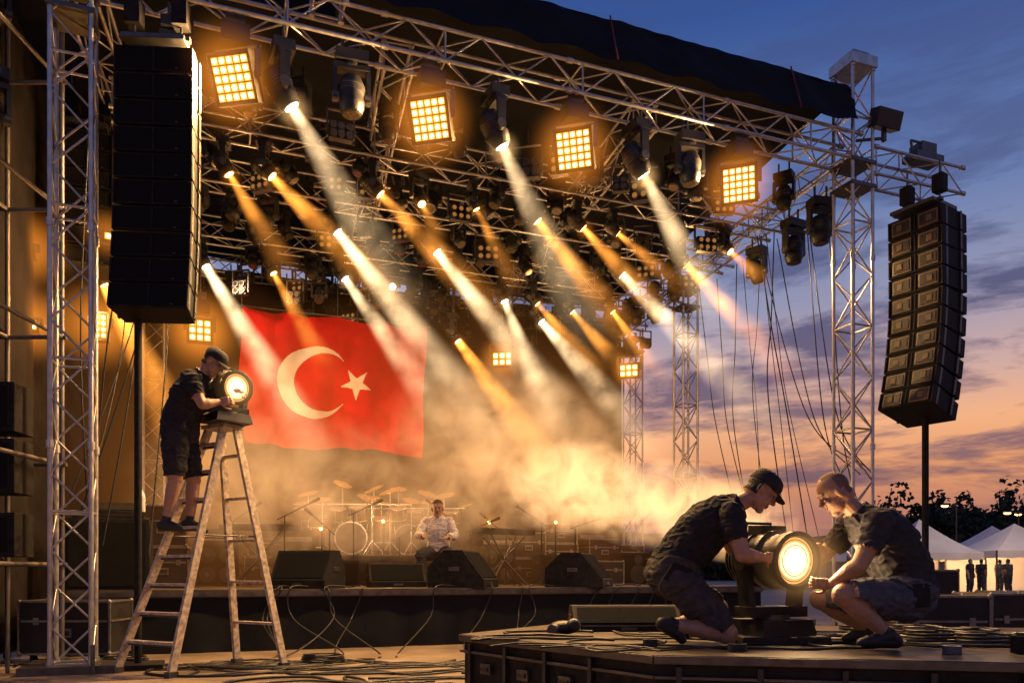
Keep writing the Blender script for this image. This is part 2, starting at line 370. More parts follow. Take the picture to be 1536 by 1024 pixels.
wedge('stage_monitor_speaker',(1.0,7.15,.5),.05,.95,.5,.22)
b=MB(); c=S(-.02,1.9,1.24); b.box(c,(.95,.7,.88),RU,0); b.box(c+RU@V((0,-.353,0)),(.87,.012,.8),RU,1); b.box(c+V((0,0,.47)),(.8,.5,.05),RU,0); b.obj('side_fill_speaker',[BLK2,GRILL],.012)
b=MB(); c=S(.0,2.3,1.75)
b.box(c+V((0,0,.02)),(.5,.4,.1),RU,0); b.box(c+V((0,0,.13)),(.42,.3,.1),RU,0,(1,.4)); b.obj('audio_mixer',[BLK2],.01)
def speaker(name,p,sz,yaw=UA,four=False):
    b=MB(); R=rotz(yaw); p=V(p); c=p+V((0,0,sz[2]/2)); b.box(c,sz,R,0); b.box(c+R@V((0,-sz[1]/2-.002,0)),(sz[0]-.07,.014,sz[2]-.07),R,1)
    F=lambda x,z,r,e: b.tube(c+R@V((x,-sz[1]/2-.005,z)),c+R@V((x,-sz[1]/2-e,z)),r,m=2,n=24)
    if four:
        for sx in(-1,1):
            for s_ in(-1,1): F(sx*sz[0]*.23,s_*sz[2]*.23,min(sz[0],sz[2])*.19,.016); b.tube(c+R@V((sx*sz[0]*.23,-sz[1]/2-.012,s_*sz[2]*.23)),c+R@V((sx*sz[0]*.23,-sz[1]/2-.026,s_*sz[2]*.23)),.04,m=3,n=14)
    else: F(0,-sz[2]*.18,min(sz[0],sz[2])*.3,.02); F(0,sz[2]*.28,sz[0]*.13,.018)
    for sx in(-1,1): b.box(c+R@V((sx*(sz[0]/2+.002),0,sz[2]*.25)),(.01,.12,.04),R,3)
    return b.obj(name,[BLK2,GRILL,CONE,STEEL],.01)
def amp(u,v,z,w_=.68,four=True,yaw=UA):
    speaker('guitar_cabinet',S(u,v,z),(w_,.36,.7),yaw,four)
    b=MB(); R=rotz(yaw); c=S(u,v,z+.83); b.box(c,(w_-.04,.3,.24),R,0); b.box(c+R@V((0,-.152,-.04)),(w_-.1,.01,.08),R,1); b.box(c+R@V((0,-.152,.06)),(w_-.1,.008,.09),R,2)
    for k in range(6): b.tube(c+R@V((-.2+.08*k,-.157,-.04)),c+R@V((-.2+.08*k,-.175,-.04)),.012,m=1,n=8)
    b.obj('guitar_amplifier',[BLK2,TRIM,GRILL],.008)
speaker('stage_speaker',S(6.62,5.1,1.8),(.62,.5,.8))
speaker('stage_speaker',S(5.35,5.6,1.5),(.7,.5,1.0))
speaker('subwoofer',S(5.35,5.6,.8),(.8,.6,.7))
amp(1.0,5.0,.8); amp(2.25,4.9,.8); amp(2.3,5.9,1.2,.6); amp(5.95,4.9,.8); amp(5.0,6.2,.9,.6); amp(8.45,6.2,1.0); amp(4.75,4.7,.8,.6); amp(7.5,6.4,1.2,.7); amp(3.0,6.3,1.3,.7); amp(4.0,6.4,1.3,.7); amp(1.4,6.2,1.1,.6)
speaker('subwoofer',S(7.05,4.45,.8),(.8,.5,.55)); speaker('subwoofer',S(2.9,3.9,.8),(.7,.5,.42)); speaker('subwoofer',S(5.2,4.4,.8),(.6,.5,.45)); speaker('subwoofer',S(3.8,4.0,.8),(.55,.45,.38),UA-.2); speaker('subwoofer',S(8.6,4.3,.8),(.7,.5,.6))
def keyboard(u,v,yaw):
    b=MB(); R=rotz(yaw); c=S(u,v,1.75); b.box(c,(1.2,.32,.09),R,0); b.box(c+R@V((0,-.06,.05)),(1.1,.14,.012),R,1)
    for k in range(24): b.box(c+R@V((-.52+.045*k,-.03,.06)),(.018,.08,.012),R,0)
    for q in(-1,1): b.tube(c+R@V((-.4*q,-.15,-.05)),c+R@V((.4*q,.15,-.94)),.018,m=2); b.tube(c+R@V((-.4*q,.15,-.05)),c+R@V((.4*q,-.15,-.94)),.018,m=2)
    b.obj('keyboard',[BLK2,SKINS,STEEL],.004)
keyboard(5.9,4.1,UA+.3); keyboard(1.7,4.3,UA-.3)
# ------------------------------------------------------------------ line arrays
HORN=mat('horn_plate',(.13,.085,.05),.45,0,.2,20)
def line_array(name,top,yaw,n,W,D,H,angs,pitch0=0,horn=True):
    b=MB(); R=rotz(yaw); p=V(top); a=pitch0
    b.beam(p+R@V((-W*.45,D*.1,.1)),p+R@V((W*.45,D*.1,.1)),.06,.05,3); b.box(p+R@V((0,D*.3,.08)),(W*.8,D*.9,.05),R,3)
    for s in(-.3,.3): b.tube(p+R@V((W*s,D*.3,.1)),p+R@V((W*s,D*.3,.75)),.015,m=3); b.box(p+R@V((W*s,D*.3,.4)),(.16,.16,.26),R,0)
    for i in range(n):
        a+=angs(i); Rx=R@Matrix.Rotation(a,3,'X'); g=.008
        c=p+Rx@V((0,D*.5,-H/2))
        hx,hy,hz=W/2,D/2,H/2-g; vs=[]
        for z in(-1,1):
            for x,y in((-1,-1),(1,-1),(1,1),(-1,1)):
                t=1-.06*(y>0); s=1-.10*(y>0)
                vs.append(c+Rx@V((x*hx*s,y*hy,z*hz*t)))
        b.add(vs,[(3,2,1,0),(4,5,6,7),(0,1,5,4),(1,2,6,5),(2,3,7,6),(3,0,4,7)],0)
        f=lambda x,y,z: c+Rx@V((x,-hy-y,z))
        for s in(-1,1):
            b.box(f(s*W*.245,.004,0),(W*.455,.016,H*.84),Rx,1)
            b.box(f(s*W*.487,.012,0),(W*.026,.03,H-.03),Rx,0)
        b.box(f(0,.01,0),(.022,.02,H*.86),Rx,0)
        for z in(-1,1): b.box(f(0,.01,z*(H/2-.02)),(W*.94,.02,.014),Rx,0)
        if horn:
            for s in(-1,1):
                x0=s*W*.245
                b.box(f(x0,.018,0),(W*.36,.016,H*.7),Rx,5); b.box(f(x0,.028,0),(W*.3,.012,H*.52),Rx,4); b.box(f(x0+s*W*.03,.036,0),(W*.1,.012,H*.3),Rx,5)
        for s in(-1,1):
            for y in(.35,-.2): b.box(c+Rx@V((s*(hx*(1-.03)),y*D*-1,0)),(.02,.05,H*.9),Rx,3)
        b.box(c+Rx@V((W*.3,-hy-.03,-H*.36)),(.03,.008,.012),Rx,3)
        p=p+Rx@V((0,0,-H))
    return b.obj(name,[BLK2,GRILL,STEEL,STEEL,BLK,HORN],.006),p
line_array('line_array_speaker',S(.80,-.25,6.5),UA*.2,10,.80,.36,.28,lambda i:-.004 if i<5 else -.03,.0,False)
line_array('line_array_speaker',V((6.02,11.95,6.38)),-1.0,10,.84,.72,.295,lambda i:-.005 if i<4 else -.05,.03)
b=MB(); b.tube((-3.95,8.45,.05),(-3.95,8.45,3.8),.04,m=0); b.box((-3.95,8.45,.03),(.5,.5,.06),RU,0); b.obj('speaker_support_pole',[BLK2])
b=MB(); b.tube((6.2,12.0,.05),(6.2,12.0,3.6),.05,m=0); b.box((6.2,12,.03),(.8,.8,.06),RU,0)
for k in range(3): b.tube((6.2,12,.9),(6.2+.6*math.cos(k*2.1),12+.6*math.sin(k*2.1),.04),.02)
b.obj('speaker_support_pole',[BLK2])
line_array('line_array_speaker',S(-.35,2.2,6.7),UA,7,.6,.5,.25,lambda i:-.01,0,False)
# ------------------------------------------------------------------ fixtures
WARM=(1,.76,.46); AMB=(1,.50,.16)
def head_geo(b,lens,d,s=1,lm=2,ztop=None,lr=.085):
    lens=V(lens); d=V(d).normalized(); h=lens-d*.19*s; x,y,z=basis(d)
    rs=[(-.24,.07),(-.22,.11),(-.14,.145),(-.02,.15),(.04,.135),(.05,.145),(.12,.14),(.17,.12),(.19,.115)]
    n=20; b.loft([[h+d*k*s+(x*math.cos(2*math.pi*i/n)+y*math.sin(2*math.pi*i/n))*r*s for i in range(n)] for k,r in rs],0)
    for k in(-.1,-.07,-.04): b.tube(h+d*k*s-d*.006,h+d*k*s+d*.006,.158*s,m=1,n=20)
    b.tube(lens-d*.005,lens+d*.012*s,lr*s,m=lm,n=20)
    b.tube(lens-d*.03*s,lens+d*.006*s,(lr+.016)*s,m=1,n=20)
    a=d.cross(V((0,0,1))); a=a.normalized() if a.length>.1 else V((1,0,0)); f=V((0,0,1)).cross(a)
    R=cols(a,f,V((0,0,1)))
    for q in(-1,1):
        b.box(h+a*q*.185*s+V((0,0,.13*s)),(.045*s,.11*s,.36*s),R,0); b.tube(h+a*q*.14*s,h+a*q*.215*s,.06*s,m=1,n=14)
    b.box(h+V((0,0,.32*s)),(.40*s,.14*s,.06*s),R,0)
    b.tube(h+V((0,0,.33*s)),h+V((0,0,.38*s)),.09*s,m=1,n=14)
    b.box(h+V((0,0,.43*s)),(.36*s,.24*s,.12*s),R,0); b.box(h+V((0,0,.43*s))+f*.121*s,(.2*s,.006,.06*s),R,1)
    zt=(ztop if ztop else h.z+.7*s)
    for q in(-1,1): b.tube(h+a*q*.1*s+V((0,0,.48*s)),V(((h+a*q*.1*s).x,(h+a*q*.1*s).y,max(zt,h.z+.56*s))),.016,m=1,n=6)
    return h
bc=MB(); n=28; bc.loft([[V((r*math.cos(2*math.pi*i/n),r*math.sin(2*math.pi*i/n),z)) for i in range(n)] for z,r in((0,.025),(1,.185))])
beam_me={}
BW=beam_mat('beam_emission_white',(1,.66,.33),1.5); BO=beam_mat('beam_emission_amber',(1,.34,.045),1.85)  # beam light is painted as emission inside the cones, nothing scatters
for k,m_ in(('w',BW),('o',BO)): beam_me[k]=bc.mesh('emissive_beam',[m_])
def beam(p,d,Ln,wd,k,parent):
    o=bpy.data.objects.new('emissive_beam',beam_me[k]); o.location=p; o.scale=(wd*1.36,wd*1.36,Ln*1.15)
    o.rotation_euler=V(d).to_track_quat('Z','Y').to_euler(); scene.collection.objects.link(o); o.parent=parent
GLOW=vol_mat('halo_emission_amber',(1,.30,.03),1.3,0,power=3,step=2); GLW=vol_mat('halo_emission_warm',(1,.55,.2),3.2,0,power=4,step=2)  # halos around lit lenses, painted in as self-glowing spheres
GLW2=vol_mat('halo_emission_lamp',(1,.5,.16),1.4,0,power=3,step=2)
g=MB(); g.ell((0,0,0),1,nu=24,nv=14); GM={}
def vol_sphere(name,c,r,m,rot=0,parent=None):
    if m.name not in GM: GM[m.name]=g.mesh('emission_volume',[m])
    o=bpy.data.objects.new(name,GM[m.name]); o.location=c; o.scale=r if not isinstance(r,float) else (r,r,r); o.rotation_euler=(0,0,rot); scene.collection.objects.link(o)
    if parent: o.parent=parent
    return o
def fixture(u,v,z,d,s,k,Ln,wd,en=0,ang=22):
    b=MB(); p=S(u,v,z); d=V(d).normalized(); head_geo(b,p,d,s,2,ZT-.2 if v==0 else ZT-.42)
    o=b.obj('moving_head_light',[BLK,STEEL,LW if k=='w' else LO])
    if Ln: beam(p+d*.02,d,Ln,wd,k,o)
    vol_sphere('lamp_halo_emission',p+d*.04,.28*s if k=='w' else .28*s,GLW if k=='w' else GLOW,0,o)
    if en: light('spot_lamp','SPOT',p+d*.06,en,WARM if k=='w' else AMB,d,o,.05,ang)
    return o
FX=[(2.19,0,6.30,(.50,.25,-.82),1,'w',2.6,2.1,500),(4.74,0,6.34,(.44,.2,-.85),1,'w',2.6,2.1,500),(6.76,0,6.34,(.52,.25,-.78),1,'w',2.6,2.0,500),
(2.91,3.5,6.43,(.62,.15,-.78),.85,'w',4.4,2.6,500),(4.58,3.7,6.43,(.62,.1,-.75),.85,'w',4.2,2.5,500),(8.02,3.5,6.43,(.70,.1,-.66),.85,'w',4.2,2.6,400),
(.75,5.8,6.43,(.50,.0,-.82),.85,'w',4.2,2.6,400),(3.17,5.5,6.43,(.55,.0,-.78),.85,'w',3.6,2.3,350),(6.33,5.6,6.43,(.35,-.1,-.92),.85,'w',3.2,2.2,300),(7.16,5.7,6.15,(.6,-.1,-.72),.85,'w',3.6,2.6,300),
(4.07,5.6,6.43,(.1,-.8,-.5),.7,'w',0,0,0),
(1.39,2,6.35,(.45,.1,-.75),.7,'o',1.6,1.4,0),(1.94,2,6.42,(.62,.1,-.62),.8,'o',2.4,1.9,200),(3.43,2,6.43,(.62,.1,-.62),.8,'o',2.4,1.9,200),(4.04,2,6.39,(.3,-.3,-.7),.7,'o',.8,1.0,0),
(4.88,2,6.45,(.4,.1,-.75),.6,'o',1.3,1.2,0),(5.87,2,6.43,(.6,.1,-.7),.85,'o',2.7,2.1,200),(6.65,2,6.44,(.65,.1,-.65),.75,'o',2.0,1.6,0),(7.27,2,6.45,(.65,.1,-.5),.6,'o',1.6,1.3,0),
(9.42,2,6.47,(.45,-.3,-.6),.75,'o',.9,1.2,0),(8.94,2.7,6.44,(.65,.1,-.62),.85,'o',3.0,2.2,200),
(1.9,5.7,6.43,(.45,0,-.8),.75,'o',2.1,1.6,0),(7.01,5.5,6.43,(.62,0,-.7),.75,'o',2.1,1.6,0),(7.86,5.7,6.43,(.62,0,-.7),.75,'o',2.2,1.8,0),(8.67,5.4,6.43,(.55,0,-.75),.7,'o',1.9,1.5,0),
(5.38,5.7,5.57,(.55,-.05,-.78),.8,'o',4.0,2.8,350),(-.3,3.0,5.0,(.35,.2,-.8),.7,'o',3.2,2.6,150)]
for f in FX: fixture(*f)
def led_panel(p,d,s=.5,nx=5,ny=5,name='led_blinder_light',ztop=None,en=0,glow=.5,wm=False):
    p=V(p); d=V(d).normalized(); x,y,z=basis(d); R=cols(x,y,z); b=MB()
    b.box(p-d*.06,(s,s*ny/nx,.12),R,0)
    for q in(-1,1):
        b.box(p+x*q*(s/2+.012)-d*.05,(.02,s*ny/nx+.04,.16),R,1); b.box(p+y*q*(s*ny/nx/2+.012)-d*.05,(s+.04,.02,.16),R,1)
    cs=s/nx
    for i in range(nx):
        for j in range(ny):
            c=p+x*(i-(nx-1)/2)*cs*.94+y*(j-(ny-1)/2)*cs*.94
            b.box(c+d*.004,(cs*.78,cs*.78,.012),R,2); b.tube(c,c+d*.016,cs*.31,m=3,n=10)
    up=V((0,0,1)); 
    for q in(-1,1): b.beam(p+x*q*(s/2+.045)-d*.05,p+x*q*(s/2+.045)-d*.05+up*(s*.72),.02,.05,1)
    t=p-d*.05+up*s*.72; b.beam(t-x*(s/2+.06),t+x*(s/2+.06),.05,.02,1)
    if ztop: b.tube(t,(t.x,t.y,ztop),.02,m=1); b.box(t+up*.12,(.3,.24,.2),RU,0); b.box(t+up*.3,(.2,.14,.12),RU,1)
    o=b.obj(name,[BLK,STEEL,LED,LEDC])
    if en: light('panel_lamp','AREA',p+d*.05,en,(1,.56,.21),d,o,s)
    if glow: vol_sphere('lamp_halo_emission',p+d*.05,float(glow),GLOW,0,o)
    return o
for u in(1.57,3.79,5.69,8.23): led_panel(S(u,-.1,6.42),(-.12-.02*u,-.8,-.42),.46,ztop=ZT-.2,en=560,glow=.68)
led_panel(S(6.39,6,5.39),(-.1,-1,-.1),.42,3,2,glow=.6,ztop=6.9)
led_panel(S(9.33,6,5.42),(-.3,-1,-.1),.42,3,2,glow=.5,ztop=6.9)
led_panel((-5.07,13,4.95),(.35,-1,-.1),.36,3,3,glow=.8,ztop=7)
led_panel((-6.0,9.9,5.0),(.4,-1,0),.13,2,2,glow=.6)
led_panel((-5.95,9.9,4.08),(.4,-1,0),.13,2,2,glow=.6)
led_panel((-5.25,10.2,4.15),(.4,-1,0),.16,2,4,glow=.7)
led_panel((-5.15,10.2,5.3),(.6,-1,0),.1,1,1,glow=.4)
dm=[]
for d in((.1,-.5,-.8),(.45,.1,-.8),(-.2,-.3,-.9),(0,-.05,-1)):
    b=MB(); head_geo(b,(0,0,0),d,.9,2); dm.append(b.mesh('moving_head_light',[BLK,STEEL,LDIM]))
cob=[]
for nx,lm in((2,LDIM),(3,LDIM),(2,LDA),(3,LDA)):
    b=MB(); s=.2*nx/2
    b.box((0,.06,0),(s+.05,.12,.25),None,0)
    for i in range(nx):
        for j in range(2):
            c=V(((i-(nx-1)/2)*.12,0,(j-.5)*.12)); b.tube(c,c+V((0,-.03,0)),.052,.056,m=1,n=14); b.tube(c+V((0,-.03,0)),c+V((0,-.034,0)),.036,m=2,n=14)
    for q in(-1,1): b.box((q*(s/2+.05),.06,.12),(.02,.05,.4),None,1)
    b.box((0,.06,.32),(s+.12,.05,.02),None,1); b.tube((0,.06,.32),(0,.06,.55),.018,m=1)
    cob.append(b.mesh('cob_blinder_light',[BLK,STEEL,lm]))
def inst(me,name,loc,rz=0,s=1):
    o=bpy.data.objects.new(name,me); o.location=loc; o.rotation_euler=(0,0,rz); o.scale=(s,s,s); scene.collection.objects.link(o)
random.seed(5)
lit=[(f[0],f[1]) for f in FX]
for v,z in((1.0,6.75),(2.05,6.62),(2.8,6.75),(3.65,6.55),(4.6,6.6),(5.75,6.45),(5.8,6.05),(6.6,6.6),(7.1,6.2)):
    u=.5+random.random()*.4
    while u<10:
        if all(abs(u-a)>.28 or abs(v-bb)>.4 for a,bb in lit) and random.random()<.92:
            if random.random()<.6: inst(random.choice(dm),'moving_head_light',S(u,v,z+random.uniform(-.12,.1)),random.uniform(-.8,.8),random.uniform(.75,.95))
            else: inst(random.choice(cob),'cob_blinder_light',S(u,v,z+random.uniform(-.1,.1)),random.uniform(-.4,.4),random.uniform(.8,1.1))
        u+=random.uniform(.38,.62)
for u,s in((2.87,1.15),(7.49,1.1),(1.0,1.0)): inst(dm[3],'moving_head_light',S(u,0,6.35),.3,s)
inst(dm[3],'moving_head_light',S(10.35,.75,6.25),.2,1.15); inst(dm[3],'moving_head_light',S(10.35,1.45,6.2),.5,1.15)
inst(dm[1],'moving_head_light',S(10.3,2.4,6.2),.5,1.); 
b=MB(); c=S(10.75,-.25,7.75); b.box(c,(.46,.2,.26),RU@Matrix.Rotation(.3,3,'X'),0); b.box(c+V((0,.05,-.2)),(.06,.06,.2),RU,1); b.beam(c+V((0,.05,-.25)),S(10.4,0,7.5),.04,.04,1); b.obj('flood_light',[BLK,STEEL],.01)
# ------------------------------------------------------------------ haze and smoke, lit by emission
AMBH=vol_mat('haze_amber_emission',(1,.33,.06),.036,0,power=.9,step=2)  # lit look of the haze is painted in: emission only, no scattering
vol_sphere('self_lit_haze',S(5.2,4.6,2.9),(5.4,3.2,3.3),AMBH,UA)
vol_sphere('self_lit_haze',S(1.0,4.4,2.6),(2.6,3.4,3.2),AMBH,UA)
SM=vol_mat('smoke_warm_emission',(1,.53,.22),5.4,2.1,.42,.68,1.0,2.3,.8,.8)  # both smokes: lamp light painted in as emission, absorption veils what is behind
SM2=vol_mat('smoke_soft_emission',(1,.50,.19),.85,1.5,.40,.68,1.1,.5,1.2,.7)
vol_sphere('self_lit_smoke',S(7.0,3.4,2.55),(1.5,.9,.9),SM,UA)
vol_sphere('self_lit_smoke',S(8.2,2.2,2.15),(1.7,.8,.8),SM,UA)
vol_sphere('self_lit_smoke',S(9.3,1.6,1.9),(1.2,.7,.75),SM,UA)
vol_sphere('self_lit_smoke',S(5.6,3.9,2.7),(1.3,.7,.7),SM2,UA)
vol_sphere('self_lit_smoke',S(6.4,4.2,3.1),(3.2,1.3,1.7),SM2,UA)
vol_sphere('self_lit_smoke',S(2.4,3.9,2.35),(2.8,1.2,1.3),SM2,UA)
vol_sphere('self_lit_smoke',S(6.0,5.2,3.9),(2.2,1.0,1.3),SM2,UA)
vol_sphere('self_lit_smoke',S(1.6,2.2,2.55),(1.4,.8,1.0),SM2,UA)
vol_sphere('self_lit_smoke',S(4.0,3.6,1.8),(2.6,.7,.7),SM2,UA)
for u,v in((2.5,4.5),(5.5,4.5),(8.2,4.5)): light('wash_lamp','SPOT',S(u,v,6.3),430,AMB,(.05,.1,-1),None,.2,115,.8)
for u,v,e in((1.6,2.6,24),(4.0,2.7,26),(6.6,2.8,30),(9.0,2.4,44),(3.4,5.0,20),(7.2,5.0,25)): light('rig_fill_light','POINT',S(u,v,6.1),e,AMB,None,None,.12)  # free point lights added to warm the trusses, not tied to any fixture
light('spot_lamp','SPOT',S(9.42,2,6.3),650,(1,.58,.22),V((5.9,12,4.9))-S(9.42,2,6.3),None,.08,50,.7)
light('rig_fill_light','POINT',(-5.25,10.0,4.3),60,(1,.45,.12),None,None,.1)
# ------------------------------------------------------------------ flag
def flag():
    nx,ny=380,270; Wd,G=3.5,2.5; u0,v0,z1=1.33,6.25,5.93; hw=Wd/G
    vs=[];fs=[];ms=[]
    def P(a,c):
        wv=.12*math.sin(a*11+2.2*c+.6)+.07*math.sin(a*25-4*c)+.03*math.sin(a*47+3*c)+.12*noise.noise(V((a*5,c*2.5,1)))+.04*noise.noise(V((a*16,c*6,3)))
        wv*=.3+.7*(1-c)
        fold=.06*abs(math.sin(a*math.pi*6))*math.exp(-(1-c)*3)
        zz=z1-G*(1-c)-.03*math.sin(a*7)*(1-c)-.07*a*(1-c)-.05*abs(math.sin(a*math.pi*4))*(c**3)+.05*noise.noise(V((a*9,0,4)))*(1-c)
        return S(u0+Wd*a-.06*(1-c)+.02*math.sin(c*9),v0-wv-fold,zz)
    for j in range(ny+1):
        for i in range(nx+1): vs.append(P(i/nx,j/ny))
    sc=(.86,.5); R5=.125
    star=[(sc[0]+(R5 if k%2==0 else R5*.382)*math.cos(math.pi+.25+k*math.pi/5),sc[1]+(R5 if k%2==0 else R5*.382)*math.sin(math.pi+.25+k*math.pi/5)) for k in range(10)]
    def inpoly(x,y):
        r=False
        for i in range(10):
            x1,y1=star[i];x2,y2=star[i-1]
            if (y1>y)!=(y2>y) and x<(x2-x1)*(y-y1)/(y2-y1)+x1: r=not r
        return r
    for j in range(ny):
        for i in range(nx):
            x=(i+.5)/nx*hw; y=(j+.5)/ny
            o=(x-.54)**2+(y-.5)**2<.27**2; n_=(x-.61)**2+(y-.5)**2<.216**2
            st=abs(x-sc[0])<.13 and abs(y-.5)<.13 and inpoly(x,y)
            fs.append((j*(nx+1)+i,j*(nx+1)+i+1,(j+1)*(nx+1)+i+1,(j+1)*(nx+1)+i)); ms.append(1 if (o and not n_) or st else 0)
    me=bpy.data.meshes.new('flag'); me.from_pydata(vs,[],fs); me.materials.append(RED); me.materials.append(WHT)
    me.polygons.foreach_set('material_index',ms); me.polygons.foreach_set('use_smooth',[True]*len(fs)); me.update()
    o=bpy.data.objects.new('national_flag',me); scene.collection.objects.link(o)
    c=MB(); c.tube(S(u0-.1,v0,z1+.02),S(u0+Wd+.1,v0,z1+.02),.02)
    for u in(u0,u0+Wd*.5,u0+Wd): c.tube(S(u,v0,z1),S(u,v0,7),.008)
    c.obj('flag_rail',[STEEL],parent=o)
flag()
light('flag_wash','SPOT',S(.7,5.2,6.3),190,(1,.68,.42),S(3.1,6.25,4.5)-S(.7,5.2,6.3),None,.06,85,.8)
# ------------------------------------------------------------------ drum kit
def kit(u,v,z,sc=1):
    b=MB(); c=S(u,v,z)
    def drum(p,r,h,ax,m=0):
        p=V(p);ax=V(ax).normalized(); b.tube(p-ax*h/2,p+ax*h/2,r,m=m,n=24); b.tube(p+ax*(h/2),p+ax*(h/2+.006),r*.96,m=1,n=24); b.tube(p-ax*(h/2+.006),p-ax*(h/2),r*.96,m=1,n=24)
        for q in(-1,1): b.tube(p+ax*q*h*.46,p+ax*q*(h*.46+.02),r*1.04,m=3,n=24)
        x,y,_=basis(ax)
        for k in range(8):
            t=k*math.pi/4; e=(x*math.cos(t)+y*math.sin(t))*r*1.03; b.tube(p+e-ax*h*.45,p+e+ax*h*.45,.006,m=3,n=5)
    drum(c+V((0,0,.3)),.28,.4,(UY,-UX,0)); drum(c+V((-.22,.05,.72)),.16,.2,(0,-.3,1)); drum(c+V((.16,.05,.74)),.17,.22,(0,-.3,1))
    drum(c+V((.55,.3,.42)),.21,.4,(0,0,1)); drum(c+V((-.5,.3,.55)),.18,.14,(0,-.1,1))
    drum(c+V((.85,.1,.75)),.15,.2,(0,-.4,1)); drum(c+V((-.85,.1,.75)),.14,.2,(0,-.4,1)); drum(c+V((-.6,-.1,.3)),.2,.35,(0,0,1))
    for x,y,h,r in((-.75,.1,1.1,.19),(.7,.15,1.15,.21),(-.2,.4,1.3,.17),(.35,.5,1.22,.2),(-.95,.4,.95,.15),(1.05,.4,1.0,.17),(-.45,-.1,.98,.14),(.42,-.1,1.0,.14)):
        p=c+V((x,y,h)); t=V((random.uniform(-.5,.5),-.35,1)).normalized(); b.tube(p,p+t*.012,r,.03,m=2,n=24); b.tube(p-t*.004,p,r,m=2,n=24); b.tube(V((p.x,p.y,z)),p,.012,m=3)
        for k in range(3): b.tube(V((p.x,p.y,z+.25)),V((p.x+.22*math.cos(k*2.1),p.y+.22*math.sin(k*2.1),z+.01)),.009,m=3,n=5)
    b.tube(c+V((-1,.05,.9)),c+V((1.1,.05,.9)),.015,m=3)
    return b.obj('drum_kit',[DRUM,SKINS,BRASS,ALU])
kit(3.2,4.9,1.33); kit(4.3,5.4,1.33)
def mic(p,h,lean):
    b=MB(); p=V(p); t=p+V((0,0,h*.75)); b.tube(p,t,.012); b.tube(t-V(lean)*.3,t+V(lean),.01); e=t+V(lean); b.tube(e,e+V(lean).normalized()*.14,.018,.026,n=10); b.ell(e+V(lean).normalized()*.16,.03,nu=10,nv=8)
    for k in range(3): b.tube(p+V((0,0,.12)),p+V((.28*math.cos(k*2.1+.4),.28*math.sin(k*2.1+.4),.01)),.009)
    b.obj('microphone_stand',[BLK2])
for u,v,h,l in((2.1,3.9,1.5,(.4,0,.2)),(2.8,3.7,1.2,(-.3,.1,.25)),(5.3,4.2,1.3,(.35,0,.15)),(6.0,4.3,1.2,(-.35,0,.3)),(7.2,3.8,1.4,(.3,0,.1)),(4.0,4.1,1.1,(.3,.2,.2)),(1.3,4.3,1.4,(.3,0,.2)),(8.3,4.2,1.2,(.2,0,.3)),(3.2,3.9,1.6,(.3,.1,.15)),(4.9,4.0,1.5,(-.3,0,.25)),(6.6,4.0,1.5,(-.3,0,.2))): mic(S(u,v,.8),h,l)
for u,v,z in((5.75,4.6,1.95),(6.95,4.2,1.95),(.55,4.3,2.9),(3.75,4.3,1.9),(2.7,4.3,1.75),(4.9,4.9,2.0)):
    b=MB(); p=S(u,v,z); b.tube(S(u,v,.8),p,.015,m=0); b.tube(p+V((0,-.04,0)),p+V((0,-.06,0)),.03,m=1,n=12); b.tube(p+V((0,.05,0)),p+V((0,-.045,0)),.045,m=0,n=12)
    o=b.obj('stage_lamp',[BLK2,LO]); vol_sphere('lamp_halo_emission',p,.25,GLOW,0,o)
light('stage_lamp_light','POINT',S(3.7,4.1,2.1),32,(1,.55,.22),None,None,.05)
light('stage_lamp_light','POINT',S(5.75,4.5,1.95),18,(1,.55,.22),None,None,.05)
def stool(p):
    b=MB(); p=V(p); b.tube(p+V((0,0,.42)),p+V((0,0,.5)),.17,m=0,n=20); b.tube(p,p+V((0,0,.42)),.025,m=1)
    for k in range(3): b.tube(p+V((0,0,.2)),p+V((.24*math.cos(k*2.1),.24*math.sin(k*2.1),.01)),.014,m=1)
    b.obj('drum_stool',[BLK,ALU],.01)
# ------------------------------------------------------------------ ladder
b=MB()
T1,T2,T3,T4=V((-3.17,8.36,2.5)),V((-2.97,8.22,2.5)),V((-3.08,8.48,2.5)),V((-2.87,8.33,2.5))
F1,F2,F3,F4=V((-4.0,8.1,.03)),V((-3.28,7.7,.03)),V((-3.06,8.9,.03)),V((-2.42,8.5,.03))
rd=(F2-F1).normalized()
for t,f in((T1,F1),(T2,F2),(T3,F3),(T4,F4)):
    b.beam(f,t,.035,.085,0,side=rd); b.box(f+V((0,0,.0)),(.075,.11,.06),rotz(math.atan2(rd.y,rd.x)),1)
for (f1,f2,t1,t2,ns,wd) in((F1,F2,T1,T2,8,.1),(F3,F4,T3,T4,5,.05)):
    for i in range(1,ns+1):
        k=i/(ns+.6); a=f1.lerp(t1,k); c=f2.lerp(t2,k); x=(c-a).normalized(); y=V((0,0,1)).cross(x).normalized(); R=cols(x,y,x.cross(y))
        b.box((a+c)/2,((c-a).length-.03,wd,.028),R,0)
        if wd>.07: b.box((a+c)/2-V((0,0,.026)),((c-a).length-.04,.02,.022),R,1)
for k in(.55,): b.tube(F1.lerp(T1,k),F3.lerp(T3,k),.008,m=1); b.tube(F2.lerp(T2,k),F4.lerp(T4,k),.008,m=1)
c=(T1+T2+T3+T4)/4; b.box(c+V((0,0,.02)),(.34,.26,.04),rotz(math.atan2(rd.y,rd.x)),0)
b.obj('step_ladder',[WOOD,STEEL],.004)
